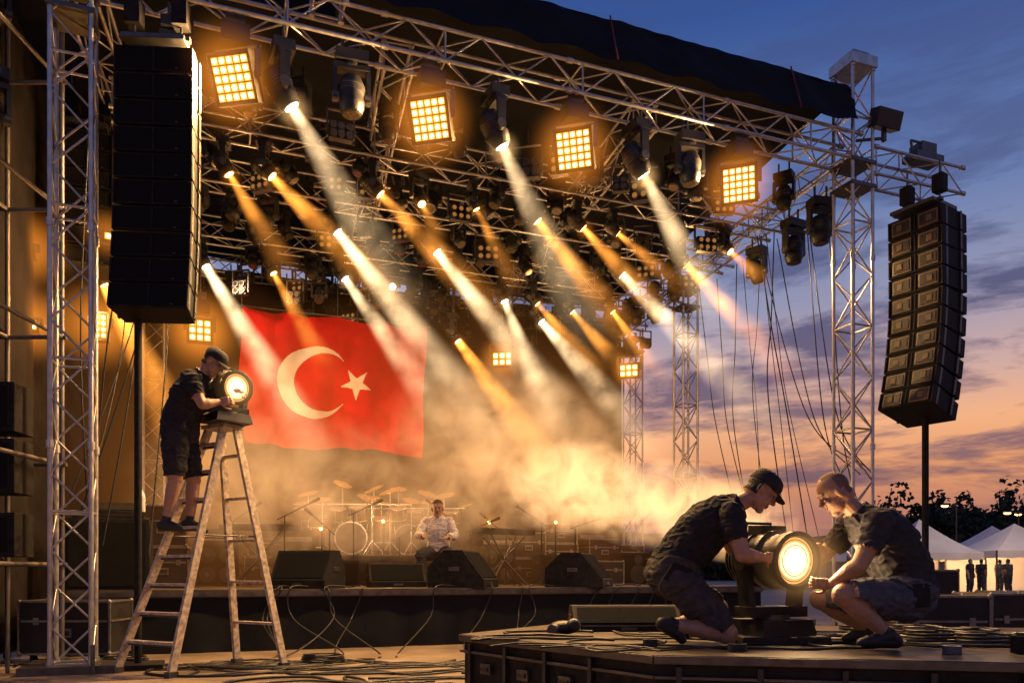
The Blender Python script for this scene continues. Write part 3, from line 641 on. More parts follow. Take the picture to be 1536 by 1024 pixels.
def work_lamp(name,hc,d,s,base_z,en):
    hc=V(hc); d=V(d).normalized(); x,y,z=basis(d); b=MB(); n=28
    rs=[(-.40,.06),(-.38,.13),(-.28,.165),(-.1,.18),(-.08,.195),(-.02,.195),(0,.17),(.08,.17),(.1,.185),(.17,.19),(.175,.160),(.13,.148)]
    b.loft([[hc+d*k*s+(x*math.cos(2*math.pi*i/n)+y*math.sin(2*math.pi*i/n))*r*s for i in range(n)] for k,r in rs],0)
    for k in(-.34,-.31,-.28,-.25,-.22,-.19,-.16): b.tube(hc+d*k*s-d*.005,hc+d*k*s+d*.005,(.19 if k>-.26 else .17)*s,m=1,n=28)
    b.box(hc-d*.12*s+V((0,0,.19*s)),(.2*s,.14*s,.07*s),cols(x,z,-y),0)
    f=hc+d*.135*s
    b.tube(f,f+d*.008,.15*s,m=4,n=28); b.tube(f,f+d*.012,.118*s,m=3,n=28); b.tube(f,f+d*.016,.075*s,m=2,n=28)
    for rr,dd in((.135,.010),(.10,.014),(.06,.018)):
        ring=[f+d*dd+(x*math.cos(t)+y*math.sin(t))*rr*s for t in [2*math.pi*i/28 for i in range(29)]]; b.path(ring,.003*s,1)
    a=d.cross(V((0,0,1))).normalized(); fw=V((0,0,1)).cross(a); R=cols(a,fw,V((0,0,1)))
    hc2=hc-d*.08*s
    for q in(-1,1):
        b.tube(hc2+a*q*.16*s,hc2+a*q*.26*s,.07*s,m=1,n=16)
        b.beam(hc2+a*q*.235*s+V((0,0,.08*s)),V((hc2.x,hc2.y,base_z+.16*s))+a*q*.19*s,.11*s,.05*s,0,side=fw)
    b.box((hc2.x,hc2.y,base_z+.15*s),(.46*s,.18*s,.07*s),R,0); b.tube((hc2.x,hc2.y,base_z+.09*s),(hc2.x,hc2.y,base_z+.13*s),.12*s,m=1,n=20)
    b.box((hc2.x,hc2.y,base_z+.05*s),(.44*s,.38*s,.1*s),R,0,(.9,.9)); b.box(V((hc2.x,hc2.y,base_z+.055*s))-fw*.188*s,(.2*s,.01,.04*s),R,1)
    b.path([hc-d*.2*s+a*.1*s+V((0,0,.15*s)),hc-d*.2*s+a*.1*s+V((0,0,.24*s)),hc-d*.2*s-a*.1*s+V((0,0,.24*s)),hc-d*.2*s-a*.1*s+V((0,0,.15*s))],.012*s,1)
    o=b.obj(name,[BLK,STEEL,LAMP0,LAMP1,LAMP2],.004)
    light('lamp','SPOT',f+d*.06,en,(1,.60,.28),d,o,.1*s,170,.5)
    vol_sphere('lamp_halo_emission',f+d*.08,.34*s,GLW2,0,o)
    return o
work_lamp('theatre_spotlight',(-2.88,8.18,2.90),(.72,-.66,-.15),.9,2.54,60)
work_lamp('theatre_spotlight',(1.93,5.78,1.10),(.38,-.92,-.05),1.1,.56,65)
b=MB(); b.box((1.92,5.82,.53),(.62,.5,.06),None,0); b.obj('lamp_case_lid',[CASEW],.01)
# ------------------------------------------------------------------ platform
P4=[(-.43,6.67),(.88,4.95),(4.6,4.15),(6.2,7.2),(.5,8.1)]
b=MB(); b.prism(P4,.44,.5,0); b.prism([(x*.985+.03,y*.985+.09) for x,y in P4],0,.438,1)
for i in range(5):
    a=V((*P4[i],0)); c=V((*P4[(i+1)%5],0)); d=(c-a); Ln=d.length; d.normalize(); nn=V((d.y,-d.x,0))
    b.beam(a+nn*.012+V((0,0,.47)),c+nn*.012+V((0,0,.47)),.012,.05,2,side=nn)
    b.beam(a+nn*.0+V((0,0,.36)),c+nn*.0+V((0,0,.36)),.02,.02,2,side=nn)
    if i<2:
        k=0.15
        while k<Ln-.1:
            b.beam(a+d*k+nn*.004+V((0,0,.02)),a+d*k+nn*.004+V((0,0,.43)),.03,.035,3,side=nn)
            b.box(a+d*(k+.22)+nn*.0+V((0,0,.24)),(.13,.03,.08),rotz(math.atan2(d.y,d.x)),2); b.box(a+d*(k+.22)+nn*.018+V((0,0,.24)),(.09,.02,.035),rotz(math.atan2(d.y,d.x)),3)
            k+=.48
b.obj('equipment_platform',[PLAT,BLK2,STEEL,BLK],.003)
b=MB(); b.ell((.42,6.55,.56),(.12,.09,.06),m=0); b.ell((.5,6.5,.58),(.06,.06,.06),m=0); b.tube((.36,6.5,.55),(.32,6.42,.55),.045,m=1); b.obj('headphones_bag',[BLK,STEEL])
def tape(p,r=.06,m_=None):
    b=MB(); p=V(p); n=24; b.loft([[p+V((q*math.cos(2*math.pi*i/n),q*math.sin(2*math.pi*i/n),z)) for i in range(n)] for q,z in((r*.6,0),(r,0),(r,.05),(r*.6,.05),(r*.6,0))],0,False,False); b.obj('gaffer_tape_roll',[m_ or RUB])
tape((1.45,5.15,.502)); tape((2.75,5.0,.502),.055,mat('tape_grey',(.12,.12,.12),.5)); tape((.95,5.5,.502),.05)
b=MB(); b.box((3.3,5.0,.56),(.3,.18,.11),rotz(.4),0); b.box((3.3,5.0,.625),(.26,.14,.02),rotz(.4),1); b.path([V((3.22,4.98,.63)),V((3.24,4.985,.67)),V((3.36,5.015,.67)),V((3.38,5.02,.63))],.01,1); b.obj('tool_box',[BLK2,STEEL],.01)
# ------------------------------------------------------------------ cables
def cable(b,pts,r,k=14):
    pts=[V(p) for p in pts]; o=[]
    for i in range(len(pts)-1):
        p0,p1,p2,p3=pts[max(i-1,0)],pts[i],pts[i+1],pts[min(i+2,len(pts)-1)]
        for j in range(k):
            t=j/k; o.append(.5*((2*p1)+(p2-p0)*t+(2*p0-5*p1+4*p2-p3)*t*t+(3*p1-p0-3*p2+p3)*t**3))
    o.append(pts[-1]); b.path(o,r,0,6)
random.seed(21)
def runs(name,n,xa,xb,ya,yb,z,seg=6,dx=.9,r=.012):
    b=MB()
    for i in range(n):
        x=random.uniform(xa,xb); y=random.uniform(ya,yb); a=random.choice((0,math.pi))+random.uniform(-.7,.7); pts=[]; da=random.uniform(-.35,.35)
        for k in range(seg*2):
            pts.append((x,y,z+r+random.random()*.01)); da=max(-.8,min(.8,da+random.uniform(-.35,.35)))
            nx_=x+math.cos(a)*dx*.55; ny_=y+math.sin(a)*dx*.45
            if ny_<ya-.1 or ny_>yb+.1: a=-a*.8; ny_=y+math.sin(a)*dx*.45
            if nx_<xa-.3 or nx_>xb+.3: da=.8
            x,y=nx_,min(max(ny_,ya-.2),yb+.2); a+=da
        cable(b,pts,r*random.uniform(.7,1.3),10)
    return b.obj(name,[CAB])
runs('floor_cables',20,-2.8,.0,7.8,9.1,0,6)
runs('floor_cables',17,-1.4,-.3,6.0,7.6,0,5,.7)
runs('floor_cables',9,-6,-3.4,8.4,9.0,0,5)
runs('platform_cables',14,1.2,3.4,5.1,6.7,.5,5,.5,.009)
runs('platform_cables',12,2.9,4.4,5.2,6.6,.5,5,.5,.010)
runs('platform_cables',6,.3,1.3,5.9,6.8,.5,4,.4,.009)
b=MB()
for i in range(9):
    c=V((random.uniform(2.8,3.9),random.uniform(5.4,6.6),.51)); R_=random.uniform(.12,.22)
    cable(b,[c+V((R_*math.cos(t*.8)*(1+.1*math.sin(t*3)),R_*.8*math.sin(t*.8),.012+.003*t)) for t in range(22)],.01,4)
b.obj('cable_coil',[CAB])
b=MB()
for cx,cy in((-2.1,8.9),(-4.2,8.7)):
    c=V((cx,cy,.01)); cable(b,[c+V(((.2+.03*math.sin(t*1.7))*math.cos(t*.8),(.17+.03*math.sin(t*2.3))*math.sin(t*.8+.1),.012+.003*t)) for t in range(30)],.011,4)
b.obj('cable_coil',[CAB])
b=MB()
for i in range(20):
    u=random.uniform(1.6,8.8); p=S(u,1.40,.81); e=S(u+random.uniform(-.8,.8),.6,.015); cable(b,[p+V((random.uniform(-.4,.4),.3,.01)),p,p+V((random.uniform(-.2,.2),-.1,-.4)),e,e+V((random.uniform(-.8,.8),-.6,0))],.01)
b.obj('stage_cables',[CAB])
b=MB(); random.seed(3)
for i in range(9):
    v=random.uniform(1.0,4.5); a=S(10.3+random.uniform(-.3,.1),v,6.85); e=S(10.1+random.uniform(-.2,.8)+.05*v,v*random.uniform(.7,1.0),random.uniform(.8,1.8)); m_=a.lerp(e,.5)+V((random.uniform(-.25,.1),0,-random.uniform(.1,.4)))
    cable(b,[a,a.lerp(m_,.5)+V((0,0,-.1)),m_,e],random.uniform(.006,.011),12)
for i in range(5):
    a=S(10.35,random.uniform(.5,2.5),6.8); e=S(10.3+random.uniform(-.1,.5),-.1,random.uniform(1.6,2.6)); m_=a.lerp(e,.55)+V((-.1,0,-.9))
    cable(b,[a,m_,e],.009,16)
b.obj('hanging_cables',[CAB])
b=MB()
for i in range(7):
    a=S(.3+random.uniform(-.3,1.2),random.uniform(.2,2.5),6.8); e=S(-.2+random.uniform(-.2,.9),.5,random.uniform(.8,1.6)); cable(b,[a,a.lerp(e,.5)+V((random.uniform(-.2,.3),0,-.3)),e],.009,12)
b.obj('hanging_cables',[CAB])
# ------------------------------------------------------------------ scaffold at far left
b=MB()
xs=[-6.6,-5.55,-4.95]
for x in xs:
    for y in(7.6,8.8): b.tube((x,y,0),(x,y,8.6),.026,n=10)
for z in(1.1,2.2,3.6,5.0,6.4,7.8):
    for y in(7.6,8.8): b.tube((-6.7,y,z),(-4.9,y,z),.024)
    for x in xs: b.tube((x,7.6,z),(x,8.8,z),.024)
for z in(1.1,3.6,6.4): b.tube((-6.6,7.6,z),(-5.55,7.6,z+1.2),.02); b.tube((-5.55,8.8,z),(-6.6,8.8,z+1.2),.02)
b.obj('scaffold_tower',[mat('scaffold_pipe',(.22,.2,.19),.45,.7),BLK2])
b=MB()
for z,h in((2.1,.55),(2.7,.5),(1.4,.45)): b.box((-5.35,8.3,z),(.55,.4,h),rotz(.1),0); b.box((-5.35+.02,8.09,z),(.45,.012,h-.1),rotz(.1),1)
b.obj('dimmer_rack',[BLK2,GRILL],.008)
for z in(6.7,5.6): inst(dm[0],'moving_head_light',(-5.35,8.2,z),.6,1.1)
b=MB(); p=V((-4.3,9.3,1.72)); n=16
b.loft([[p+V((r*math.cos(2*math.pi*i/n),r*math.sin(2*math.pi*i/n),z)) for i in range(n)] for z,r in((0,.035),(.16,.036),(.2,.03),(.23,.014),(.26,.014))],0); b.obj('water_bottle',[mat('clear_plastic',(.6,.6,.6),.15)])
# ------------------------------------------------------------------ people
def person(name,J,f_head,up_head,vox,C,hat=None,hair=True,grip=None,short=True,seed=0):
    mb=MB(); Pm=[]
    J={k:V(p) for k,p in J.items()}
    def cap(lb,a,b_,ra,rb):
        a=V(a);b_=V(b_); mb.ell(a,ra,nu=14,nv=9); mb.ell(b_,rb,nu=14,nv=9); mb.tube(a,b_,ra*.995,rb*.995,n=14); Pm.append((lb,a,b_,ra,rb))
    sd=(J['shL']-J['shR']).normalized(); hs=(J['hipL']-J['hipR']).normalized()
    def ring(c,w_,d_,a,s_,n=22):
        f=s_.cross(a).normalized(); o=[]
        for i in range(n):
            t=2*math.pi*i/n; ct,st=math.cos(t),math.sin(t); e=.8
            o.append(c+s_*w_*math.copysign(abs(ct)**e,ct)+f*d_*math.copysign(abs(st)**e,st))
        return o
    a0=(J['mid']-J['pelvis']).normalized(); a1=(J['chest']-J['mid']).normalized(); a2=(J['neck']-J['chest']).normalized()
    k=C.get('bulk',1); hk=C.get('head',1)
    mb.loft([ring(J['pelvis']-a0*.11,.10,.08,a0,hs),ring(J['pelvis']-a0*.06,.15*k,.12*k,a0,hs),ring(J['pelvis']+a0*.04,.165*k,.13*k,a0,hs),ring(J['mid'],.155*k,.128*k,(a0+a1).normalized(),(hs+sd).normalized()),
      ring(J['mid'].lerp(J['chest'],.6),.172*k,.13*k,a1,sd),ring(J['chest'],.185*k,.128*k,(a1+a2).normalized(),sd),ring(J['chest'].lerp(J['neck'],.5),.17*k,.105*k,a2,sd),ring(J['chest'].lerp(J['neck'],.82),.115*k,.085,a2,sd),ring(J['neck'],.07,.068,a2,sd)])
    Pm.append(('pel',J['pelvis']-a0*.08,J['mid'],.15,.14)); Pm.append(('torso',J['mid'],J['chest'],.14,.15)); Pm.append(('torso',J['chest'],J['neck'],.15,.07))
    fh=V(f_head).normalized(); uh=V(up_head); uh=(uh-fh*uh.dot(fh)).normalized(); sh=uh.cross(fh).normalized(); RH=cols(sh,fh,uh); h=J['head']
    cap('neck',J['neck']-a2*.02,h-uh*.06-fh*.02,.066,.06)
    def E(f_,u_,s_,r,nu=16,nv=10): mb.ell(h+(fh*f_+uh*u_+sh*s_)*hk,tuple(q*hk for q in r),RH,nu=nu,nv=nv)
    E(-.01,.035,0,(.078,.099,.092),24,16); E(.028,-.045,0,(.062,.068,.08),20,14); E(.066,-.105,0,(.032,.028,.025)); E(-.03,-.04,0,(.07,.07,.06))
    E(.082,.032,0,(.052,.018,.013)); E(.07,-.02,.035,(.022,.02,.02)); E(.07,-.02,-.035,(.022,.02,.02))
    mb.tube(h+(fh*.085+uh*.022)*hk,h+(fh*.114-uh*.022)*hk,.010,.016,n=10); E(.110,-.024,0,(.02,.017,.013))
    E(.09,-.058,0,(.025,.012,.008)); E(.088,-.070,0,(.022,.012,.008))
    for q in(-1,1): E(-.008,-.008,q*.08,(.012,.022,.034)); E(.081,.006,q*.031,(.013,.012,.009))
    Pm.append(('head',h-uh*.05+fh*.02,h+uh*.04,.075,.09))
    for s_ in'LR':
        SH,EL,WR,HI,KN,AN,TO=[J[q+s_] for q in('sh','el','wr','hip','kn','an','to')]
        cap('torso',J['chest'].lerp(J['neck'],.45).lerp(SH,.3),SH,.08,.066*k)
        cap('uarm',SH,EL,.060*k,.044*k); mid=EL.lerp(WR,.3); cap('farm',EL,mid,.044*k,.046*k); cap('farm',mid,WR,.046*k,.029)
        gd=V(grip[s_][0]).normalized(); gn=V(grip[s_][1]); gn=(gn-gd*gn.dot(gd)).normalized(); gs=gd.cross(gn)*(1 if s_=='L' else -1); curl=grip[s_][2]
        pc=WR+gd*.05; mb.ell(WR+gd*.015,(.028,.03,.02),cols(gs,gd,gn)); mb.box(pc+gd*.002,(.074,.078,.026),cols(gs,gd,gs.cross(gd))); mb.ell(pc,(.042,.05,.018),cols(gs,gd,gs.cross(gd)))
        Pm.append(('hand',WR,WR+gd*.1,.035,.035))
        for i,(o_,ln) in enumerate(((.03,.070),(.010,.080),(-.011,.075),(-.031,.058))):
            p=WR+gd*.085+gs*o_; ang=curl*.35
            for j,fr in enumerate((.45,.32,.25)):
                dd=(gd*math.cos(ang)+gn*math.sin(ang)+gs*o_*1.5).normalized(); q=p+dd*ln*fr
                cap('hand',p,q,.0095-.0007*j,.0088-.0007*j); p=q; ang+=curl*.6
        p=WR+gd*.025+gs*.03; 
        for j,(dd,ln) in enumerate(((gd*.55+gs*.75+gn*.35,.042),(gd*.8+gs*.35+gn*.5,.032),(gd*.9+gn*.55,.026))):
            q=p+dd.normalized()*ln; cap('hand',p,q,.0125-.001*j,.0115-.001*j); p=q
        cap('pelv',J['pelvis'],HI,.11*k,.098*k); m2=HI.lerp(KN,.5); cap('thigh',HI,m2,.097*k,.085*k); cap('thigh2',m2,KN,.085*k,.064*k)
        c1=KN.lerp(AN,.3); cap('calf',KN,c1,.058*k,.060*k); cap('calf2',c1,AN,.060*k,.038)
        fd=(TO-AN).normalized(); sn=hs; un=sn.cross(fd); un=un if un.dot(AN-KN)<0 else -un
        cap('shoe',AN-fd*.035-un*.035,AN+fd*.0+un*.01,.044,.048); cap('shoe',AN-fd*.03-un*.045,TO-fd*.04-un*.0,.042,.04); cap('shoe',AN+fd*.02,TO-fd*.05,.046,.038); cap('shoe',TO-fd*.05,TO,.042,.032)
    me=mb.mesh('tmp',[]); bm=bmesh.new(); bm.from_mesh(me); bmesh.ops.recalc_face_normals(bm,faces=bm.faces); bm.to_mesh(me); bm.free()
    o=bpy.data.objects.new('tmp',me); scene.collection.objects.link(o)
    rm=o.modifiers.new('r','REMESH'); rm.mode='VOXEL'; rm.voxel_size=vox; rm.use_smooth_shade=True
    sm=o.modifiers.new('s','SMOOTH'); sm.factor=.5; sm.iterations=3 if vox<.008 else 2
    dg=bpy.context.evaluated_depsgraph_get(); me2=bpy.data.meshes.new_from_object(o.evaluated_get(dg)); bpy.data.objects.remove(o)
    nv=len(me2.vertices); co_=np.empty(nv*3); me2.vertices.foreach_get('co',co_); co_=co_.reshape(-1,3)
    nr=np.empty(nv*3); me2.vertices.foreach_get('normal',nr); nr=nr.reshape(-1,3)
    np_=len(me2.polygons); ce=np.empty(np_*3); me2.polygons.foreach_get('center',ce); ce=ce.reshape(-1,3)
    ham=np.array(h); RHn=np.array(RH); crop=C.get('crop')
    def lab(X):
        best=np.full(len(X),9.); idx=np.zeros(len(X),int); tt=np.zeros(len(X))
        for i,(lb,a,b_,ra,rb) in enumerate(Pm):
            a=np.array(a);d=np.array(b_)-a; t=np.clip((X-a)@d/(d@d+1e-9),0,1); ds=np.linalg.norm(X-a-t[:,None]*d,axis=1)-(ra+(rb-ra)*t)
            k_=ds<best; best[k_]=ds[k_]; idx[k_]=i; tt[k_]=t[k_]
        names=np.array([p[0] for p in Pm])[idx]
        out=np.zeros(len(X),int)
        out[(names=='torso')]=1; out[(names=='uarm')&(tt<.66)]=1
        if C.get('long'): out[(names=='uarm')|((names=='farm'))]=1
        out[(names=='pel')]=np.where(tt[names=='pel']<.45,2,1); out[names=='pelv']=2; out[names=='thigh']=2; out[(names=='thigh2')&(tt<.88)]=2
        if not short: out[np.isin(names,['thigh2','calf','calf2'])]=2
        out[(names=='calf2')&(tt>.78)]=3 if short else 2
        out[names=='shoe']=3
        hd=(names=='head')|(names=='neck'); q=(X-ham)@RHn/hk
        if crop: hr=hd&(((q[:,2]>.105)&(q[:,1]<.03))|((q[:,1]<-.02)&(q[:,2]>.012))|(q[:,1]<-.05))&(q[:,2]>-.045)
        else: hr=hd&(((q[:,2]>.062)|(q[:,1]<-.015))&(q[:,2]>-.055)&~((q[:,1]>.05)&(q[:,2]<.075)))
        if hair: out[hr]=4
        ey=hd&(q[:,1]>.084)&(abs(q[:,2]-.006)<.0075)&(abs(abs(q[:,0])-.031)<.012); out[ey]=5
        out[hd&(q[:,1]>.088)&(abs(q[:,2]+.064)<.011)&(abs(q[:,0])<.022)]=6
        return out
    lv=lab(co_); off=np.zeros(nv); cl=(lv==1)|(lv==2)
    nz=np.array([noise.noise(V((p[0]*8+seed,p[1]*8,p[2]*12)))+.7*(1-2*abs(noise.noise(V((p[0]*17,p[1]*17+seed,p[2]*26))))) if c_ else 0 for p,c_ in zip(co_,cl)])
    off[lv==1]=.014; off[lv==2]=.018; off+=nz*.018*cl; off[lv==4]=0 if crop else .006
    co_=co_+nr*off[:,None]; me2.vertices.foreach_set('co',co_.ravel())
    lp=lab(ce)
    for m_ in(C['skin'],C['shirt'],C['short'],C['shoe'],C['hair'],EYE,LIP): me2.materials.append(m_)
    me2.polygons.foreach_set('material_index',lp.astype(int).tolist()); me2.polygons.foreach_set('use_smooth',[True]*np_); me2.update()
    root=empty(name); bo=bpy.data.objects.new('body',me2); scene.collection.objects.link(bo); bo.parent=root
    if hat:
        b=MB(); n=28; base=h+(uh*.045-fh*.008)*hk
        rings=[]
        for k_,zz in((1.0,-.012),(1.03,.01),(1.0,.035),(.86,.065),(.6,.082),(.25,.09),(.04,.092)):
            rings.append([base+(uh*zz+sh*math.cos(2*math.pi*i/n)*.09*k_+fh*math.sin(2*math.pi*i/n)*.11*k_)*hk for i in range(n)])
        b.loft(rings,0); b.ell(base+uh*.094*hk,.01)
        vs=[];m=14
        for layer in(0,-.006):
            for i in range(m+1):
                t=math.pi*(.12+.76*i/m); x_,y_=math.cos(t),math.sin(t)
                vs.append(base+(sh*x_*.09+fh*y_*.1+uh*(.004+layer))*hk); vs.append(base+(sh*x_*.098+fh*(y_*.1+.075*math.sin(t)**.6)+uh*(.002-.02*y_+layer-.012*abs(x_)))*hk)
        Kk=2*(m+1); fs=[]
        for i in range(m):
            a=2*i; fs.append((a,a+1,a+3,a+2)); fs.append((Kk+a+2,Kk+a+3,Kk+a+1,Kk+a)); fs.append((a+1,Kk+a+1,Kk+a+3,a+3))
        b.add(vs,fs,0,True); b.obj('cap',[hat],parent=root,fix=False)
    if C.get('belt'):
        b=MB(); c=J['pelvis']+a0*.075; f=hs.cross(a0).normalized(); n=28
        b.loft([[c+a0*dz+hs*math.cos(2*math.pi*i/n)*.185*k+f*math.sin(2*math.pi*i/n)*.152*k for i in range(n)] for dz in(-.02,.02)],0)
        b.box(c-hs*.175*k-a0*.07,(.05,.13,.14),cols(hs,f,a0),0); b.box(c+hs*.175*k-a0*.07,(.05,.11,.13),cols(hs,f,a0),0)
        b.obj('tool_belt',[BLK2],.01,parent=root)
    return root
EYE=mat('eye_dark',(.02,.015,.01),.2); LIP=mat('lip',(.28,.1,.08),.5)
SK=mat('skin',(.42,.24,.16),.5,0,.15,25,.15,120); SK2=mat('skin_tan',(.40,.23,.15),.5,0,.15,25,.15,120)
TEE=mat('tshirt_black',(.026,.026,.03),.85,0,.2,20,.3,160,.2); TEE2=mat('tshirt_charcoal',(.04,.04,.044),.85,0,.2,20,.3,160,.2); SHO=mat('shorts_black',(.032,.03,.032),.85,0,.25,20,.3,160,.2)
SHG=mat('shorts_charcoal',(.06,.055,.055),.85,0,.25,20,.3,160,.2); DEN=mat('denim_grey',(.085,.09,.11),.85,0,.3,25,.4,160,.2)
SHOE=mat('shoe_black',(.018,.017,.017),.55); HAIR=mat('hair_dark',(.02,.015,.012),.7,0,.4,60,.5,200); HAIR2=mat('hair_cropped',(.20,.12,.085),.8,0,.5,160,.5,300)
CAPM=mat('cap_black',(.015,.015,.018),.8,0,.2,20,.3,150); WSH=mat('shirt_white',(.75,.72,.68),.8,0,.08,10,.2,100); JN=mat('trousers_dark',(.04,.04,.05),.85)
y0=8.02
person('stage_technician',dict(pelvis=(-3.33,y0,2.40),mid=(-3.31,y0,2.57),chest=(-3.21,y0,2.80),neck=(-3.10,y0,2.99),head=(-2.985,y0-.01,3.115),
 shL=(-3.13,y0+.19,2.91),shR=(-3.15,y0-.19,2.90),elL=(-2.97,y0+.2,2.70),elR=(-3.02,y0-.22,2.65),wrL=(-2.83,y0+.08,2.84),wrR=(-2.90,y0-.10,2.70),
 hipL=(-3.33,y0+.1,2.36),hipR=(-3.33,y0-.1,2.36),knL=(-3.24,y0+.12,1.95),knR=(-3.33,y0-.11,1.94),anL=(-3.28,y0+.12,1.52),anR=(-3.43,y0-.10,1.50),toL=(-3.13,y0+.14,1.44),toR=(-3.26,y0-.11,1.44)),
 (.8,-.12,-.6),(.5,0,.85),.0055,dict(skin=SK,shirt=TEE,short=SHO,shoe=SHOE,hair=HAIR,bulk=1.14,head=1.08),CAPM,True,
 dict(L=((.9,-.1,.1),(0,-.3,-1),.8),R=((.9,.15,.15),(.2,.9,0),.9)),seed=1)
person('stage_technician',dict(pelvis=(1.13,5.75,.99),mid=(1.22,5.75,1.14),chest=(1.41,5.74,1.36),neck=(1.61,5.72,1.495),head=(1.775,5.69,1.59),
 shL=(1.53,5.93,1.41),shR=(1.51,5.50,1.40),elL=(1.66,6.0,1.18),elR=(1.56,5.42,1.13),wrL=(1.80,5.98,1.28),wrR=(1.74,5.52,1.11),
 hipL=(1.15,5.86,.97),hipR=(1.15,5.64,.97),knL=(1.54,5.98,.74),knR=(1.50,5.58,.585),anL=(1.22,5.97,.62),anR=(1.10,5.60,.65),toL=(1.30,5.99,.54),toR=(1.19,5.60,.54)),
 (.72,-.18,-.62),(.62,0,.78),.0055,dict(skin=SK,shirt=TEE,short=SHG,shoe=SHOE,hair=HAIR,bulk=1.2,belt=1,head=1.1),CAPM,True,
 dict(L=((.8,-.5,-.2),(.1,-.2,-1),.7),R=((.85,.45,.05),(.1,.9,.1),.8)),seed=5)
person('stage_technician',dict(pelvis=(2.70,5.50,.84),mid=(2.69,5.50,1.0),chest=(2.56,5.51,1.25),neck=(2.38,5.52,1.42),head=(2.225,5.52,1.56),
 shL=(2.42,5.28,1.33),shR=(2.44,5.75,1.34),elL=(2.27,5.22,1.06),elR=(2.27,5.87,1.12),wrL=(2.14,5.38,.93),wrR=(2.22,5.80,1.2),
 hipL=(2.66,5.40,.82),hipR=(2.66,5.62,.82),knL=(2.19,5.28,.86),knR=(2.22,5.75,.82),anL=(2.50,5.29,.585),anR=(2.57,5.68,.585),toL=(2.30,5.27,.545),toR=(2.38,5.70,.545)),
 (-.75,.12,-.55),(-.5,0,.8),.0055,dict(skin=SK2,shirt=TEE2,short=DEN,shoe=SHOE,hair=HAIR2,bulk=1.25,belt=1,head=1.12,crop=1),None,True,
 dict(L=((-.8,.5,.05),(.1,.8,.2),.8),R=((-.8,-.4,-.1),(0,-.3,-1),.7)),seed=9)
d0=S(4.53,3.3,.8); 
def D(x,y,z): return d0+V((x,y,z))
person('musician',dict(pelvis=D(0,0,.56),mid=D(0,-.02,.72),chest=D(0,-.06,.94),neck=D(0,-.08,1.12),head=D(.0,-.12,1.26),shL=D(.19,-.06,1.05),shR=D(-.19,-.06,1.05),elL=D(.3,-.2,.82),elR=D(-.3,-.2,.82),wrL=D(.2,-.4,.78),wrR=D(-.2,-.4,.80),
 hipL=D(.1,-.03,.54),hipR=D(-.1,-.03,.54),knL=D(.24,-.42,.5),knR=D(-.24,-.42,.5),anL=D(.22,-.4,.09),anR=D(-.22,-.4,.09),toL=D(.25,-.55,.04),toR=D(-.25,-.55,.04)),(.1,-1,-.1),(0,0,1),.009,
 dict(skin=SK,shirt=WSH,short=JN,shoe=SHOE,hair=HAIR,long=1,head=1.12),None,True,dict(L=((-.3,-1,0),(0,0,-1),.8),R=((.3,-1,0),(0,0,-1),.8)),short=False)
stool(d0)
def stander(x,y,rot,sk,shirt,seed):
    R=rotz(rot)
    def q(a,b_,c): return V((x,y,0))+R@V((a,b_,c))
    person('bystander',dict(pelvis=q(0,0,.93),mid=q(0,0,1.08),chest=q(0,0,1.3),neck=q(0,0,1.47),head=q(0,-.02,1.61),shL=q(.18,0,1.4),shR=q(-.18,0,1.4),elL=q(.24,.02,1.12),elR=q(-.24,.02,1.12),wrL=q(.2,-.12,.93),wrR=q(-.22,-.08,.9),
     hipL=q(.09,0,.9),hipR=q(-.09,0,.9),knL=q(.1,-.03,.5),knR=q(-.1,.0,.5),anL=q(.11,.02,.09),anR=q(-.12,.05,.09),toL=q(.12,-.13,.04),toR=q(-.13,-.1,.04)),R@V((0,-1,0)),(0,0,1),.018,
     dict(skin=sk,shirt=shirt,short=JN,shoe=SHOE,hair=HAIR,bulk=1.15),None,True,dict(L=(R@V((0,-.2,-1)),R@V((-1,0,0)),.5),R=(R@V((0,-.2,-1)),R@V((1,0,0)),.5)),short=False,seed=seed)
stander(22.9,40,.5,SK,TEE,1); stander(23.7,40.4,2.2,SK2,TEE,2); stander(24.5,39.5,3.5,SK,SHG,3); stander(21.8,42,1,SK,SHO,4); stander(25.0,41,1.9,SK,DEN,6)
# ------------------------------------------------------------------ tents
TW=mat('tent_fabric',(.78,.73,.68),.8,0,.08,1)
def tent(x,y,w_,eave,apex):
    b=MB(); h=w_/2
    for sx in(-1,1):
        for sy in(-1,1): b.tube((x+sx*h,y+sy*h,0),(x+sx*h,y+sy*h,eave),.05,m=1)
    for q in range(4):
        R=rotz(q*math.pi/2)
        def F(s,t):
            z=eave+(apex-eave)*(t**1.35); k=(1-t); return V((x,y,0))+R@V(((s*2-1)*h*k,-h*k,z))
        cloth(b,F,8,8)
        cloth(b,lambda s,t:V((x,y,0))+R@V(((s*2-1)*h,-h-.01,eave-.35*(1-t)-.05*abs(math.sin(s*12))*(1-t))),24,2)
    cloth(b,lambda s,t:V((x+(s*2-1)*h,y+h,eave*t)),6,2)
    b.obj('white_tent',[TW,STEEL],fix=False)
for x,y,w_,e,a in((22.4,44,4.6,2.1,4.0),(27,43,4.8,2.2,3.7),(19.5,55,5,2.2,3.9),(30,50,5,2.3,4),(33,43,5,2.2,3.8),(25.5,60,6,2.5,4.6)): tent(x,y,w_,e,a)
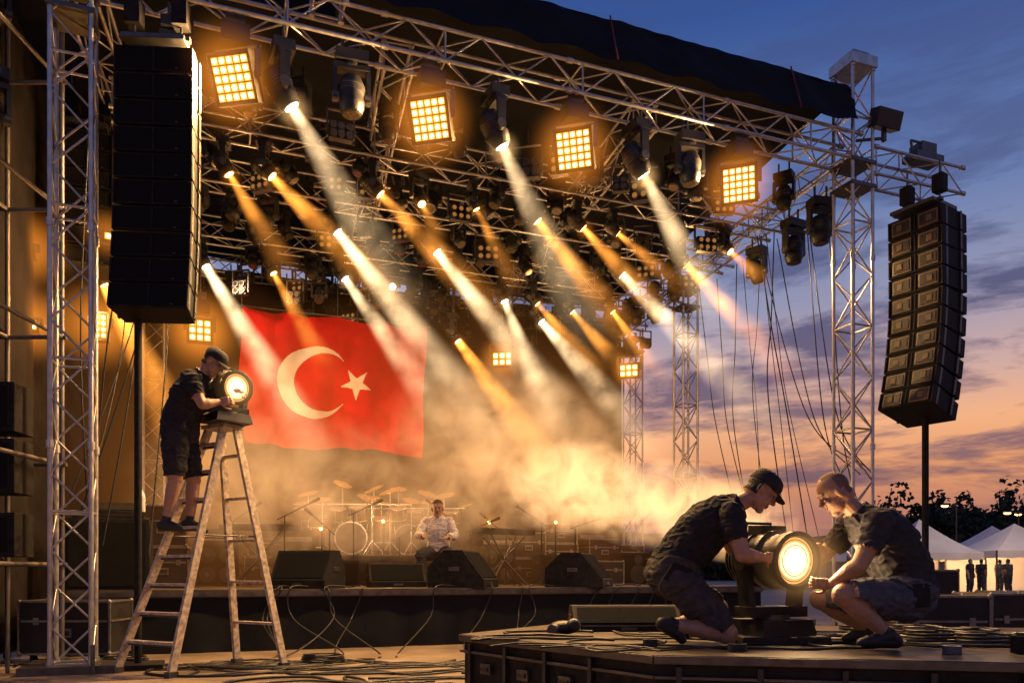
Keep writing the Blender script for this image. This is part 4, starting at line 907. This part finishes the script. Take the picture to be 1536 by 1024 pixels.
light('tent_lamp','POINT',(22.4,43.5,1.9),300,(1,.6,.3),size=.2); light('tent_lamp','POINT',(27,42.5,1.9),300,(1,.6,.3),size=.2); light('tent_lamp','POINT',(24.5,37.5,6.5),650,(1,.72,.5),size=.2)
SLG=emat('street_lamp_glow',(1,.45,.12),9)
def street_lamp(x,y,h):
    b=MB(); b.tube((x,y,0),(x,y,h),.11,.06,n=10); b.tube((x,y,h),(x-1.3,y-.3,h+.25),.05,n=8); b.ell((x-1.5,y-.35,h+.22),(.5,.25,.14),m=0); b.ell((x-1.5,y-.35,h+.1),(.42,.2,.16),m=1)
    b.obj('street_lamp',[STEEL,SLG])
street_lamp(50,90,8.5); street_lamp(57,90,7.7); street_lamp(49,110,9); street_lamp(62,96,8)
# ------------------------------------------------------------------ distant trees + hill
LEAF=mat('foliage_dark',(.03,.04,.02),.8,0,.5,1.2); BARK=mat('bark',(.05,.04,.03),.9)
random.seed(9); b=MB()
for i in range(120):
    x=random.uniform(30,125); y=random.uniform(115,150); hh=(random.uniform(3.5,6) if x<64 else random.uniform(8,16)); b.tube((x,y,0),(x,y,hh*.6),.3,.12,m=1,n=6)
    for k in range(12):
        cx,cy,cz=x+random.gauss(0,2.6),y+random.gauss(0,1.5),hh*random.uniform(.15,.9); rr=random.uniform(1.2,2.6)
        for q in range(40):
            d=V((random.gauss(0,1),random.gauss(0,1),random.gauss(0,1))).normalized()*rr*random.random()**.4; c=V((cx,cy,cz))+d; a=V((random.gauss(0,1),random.gauss(0,1),random.gauss(0,1))).normalized()*.45; e=a.cross(d+V((.1,.2,.3))).normalized()*.38
            b.add([c-a,c+e,c+a,c-e],[(0,1,2,3)],0)
b.obj('distant_trees',[LEAF,BARK],fix=False)
b=MB(); nn_=80; vs=[];
for i in range(nn_+1):
    x=-300+i*10; z=14+6*noise.noise(V((x*.012,0,0)))+2*noise.noise(V((x*.05,2,0)))+max(0,x-60)*.08; vs+=[(x,260,-1),(x,300,z),(x,420,z*.8)]
b.add(vs,[(3*i+j,3*(i+1)+j,3*(i+1)+j+1,3*i+j+1) for i in range(nn_) for j in(0,1)],0,True); b.obj('hill',[mat('hill_scrub',(.03,.035,.03),.95,0,.4,.1)],fix=False)
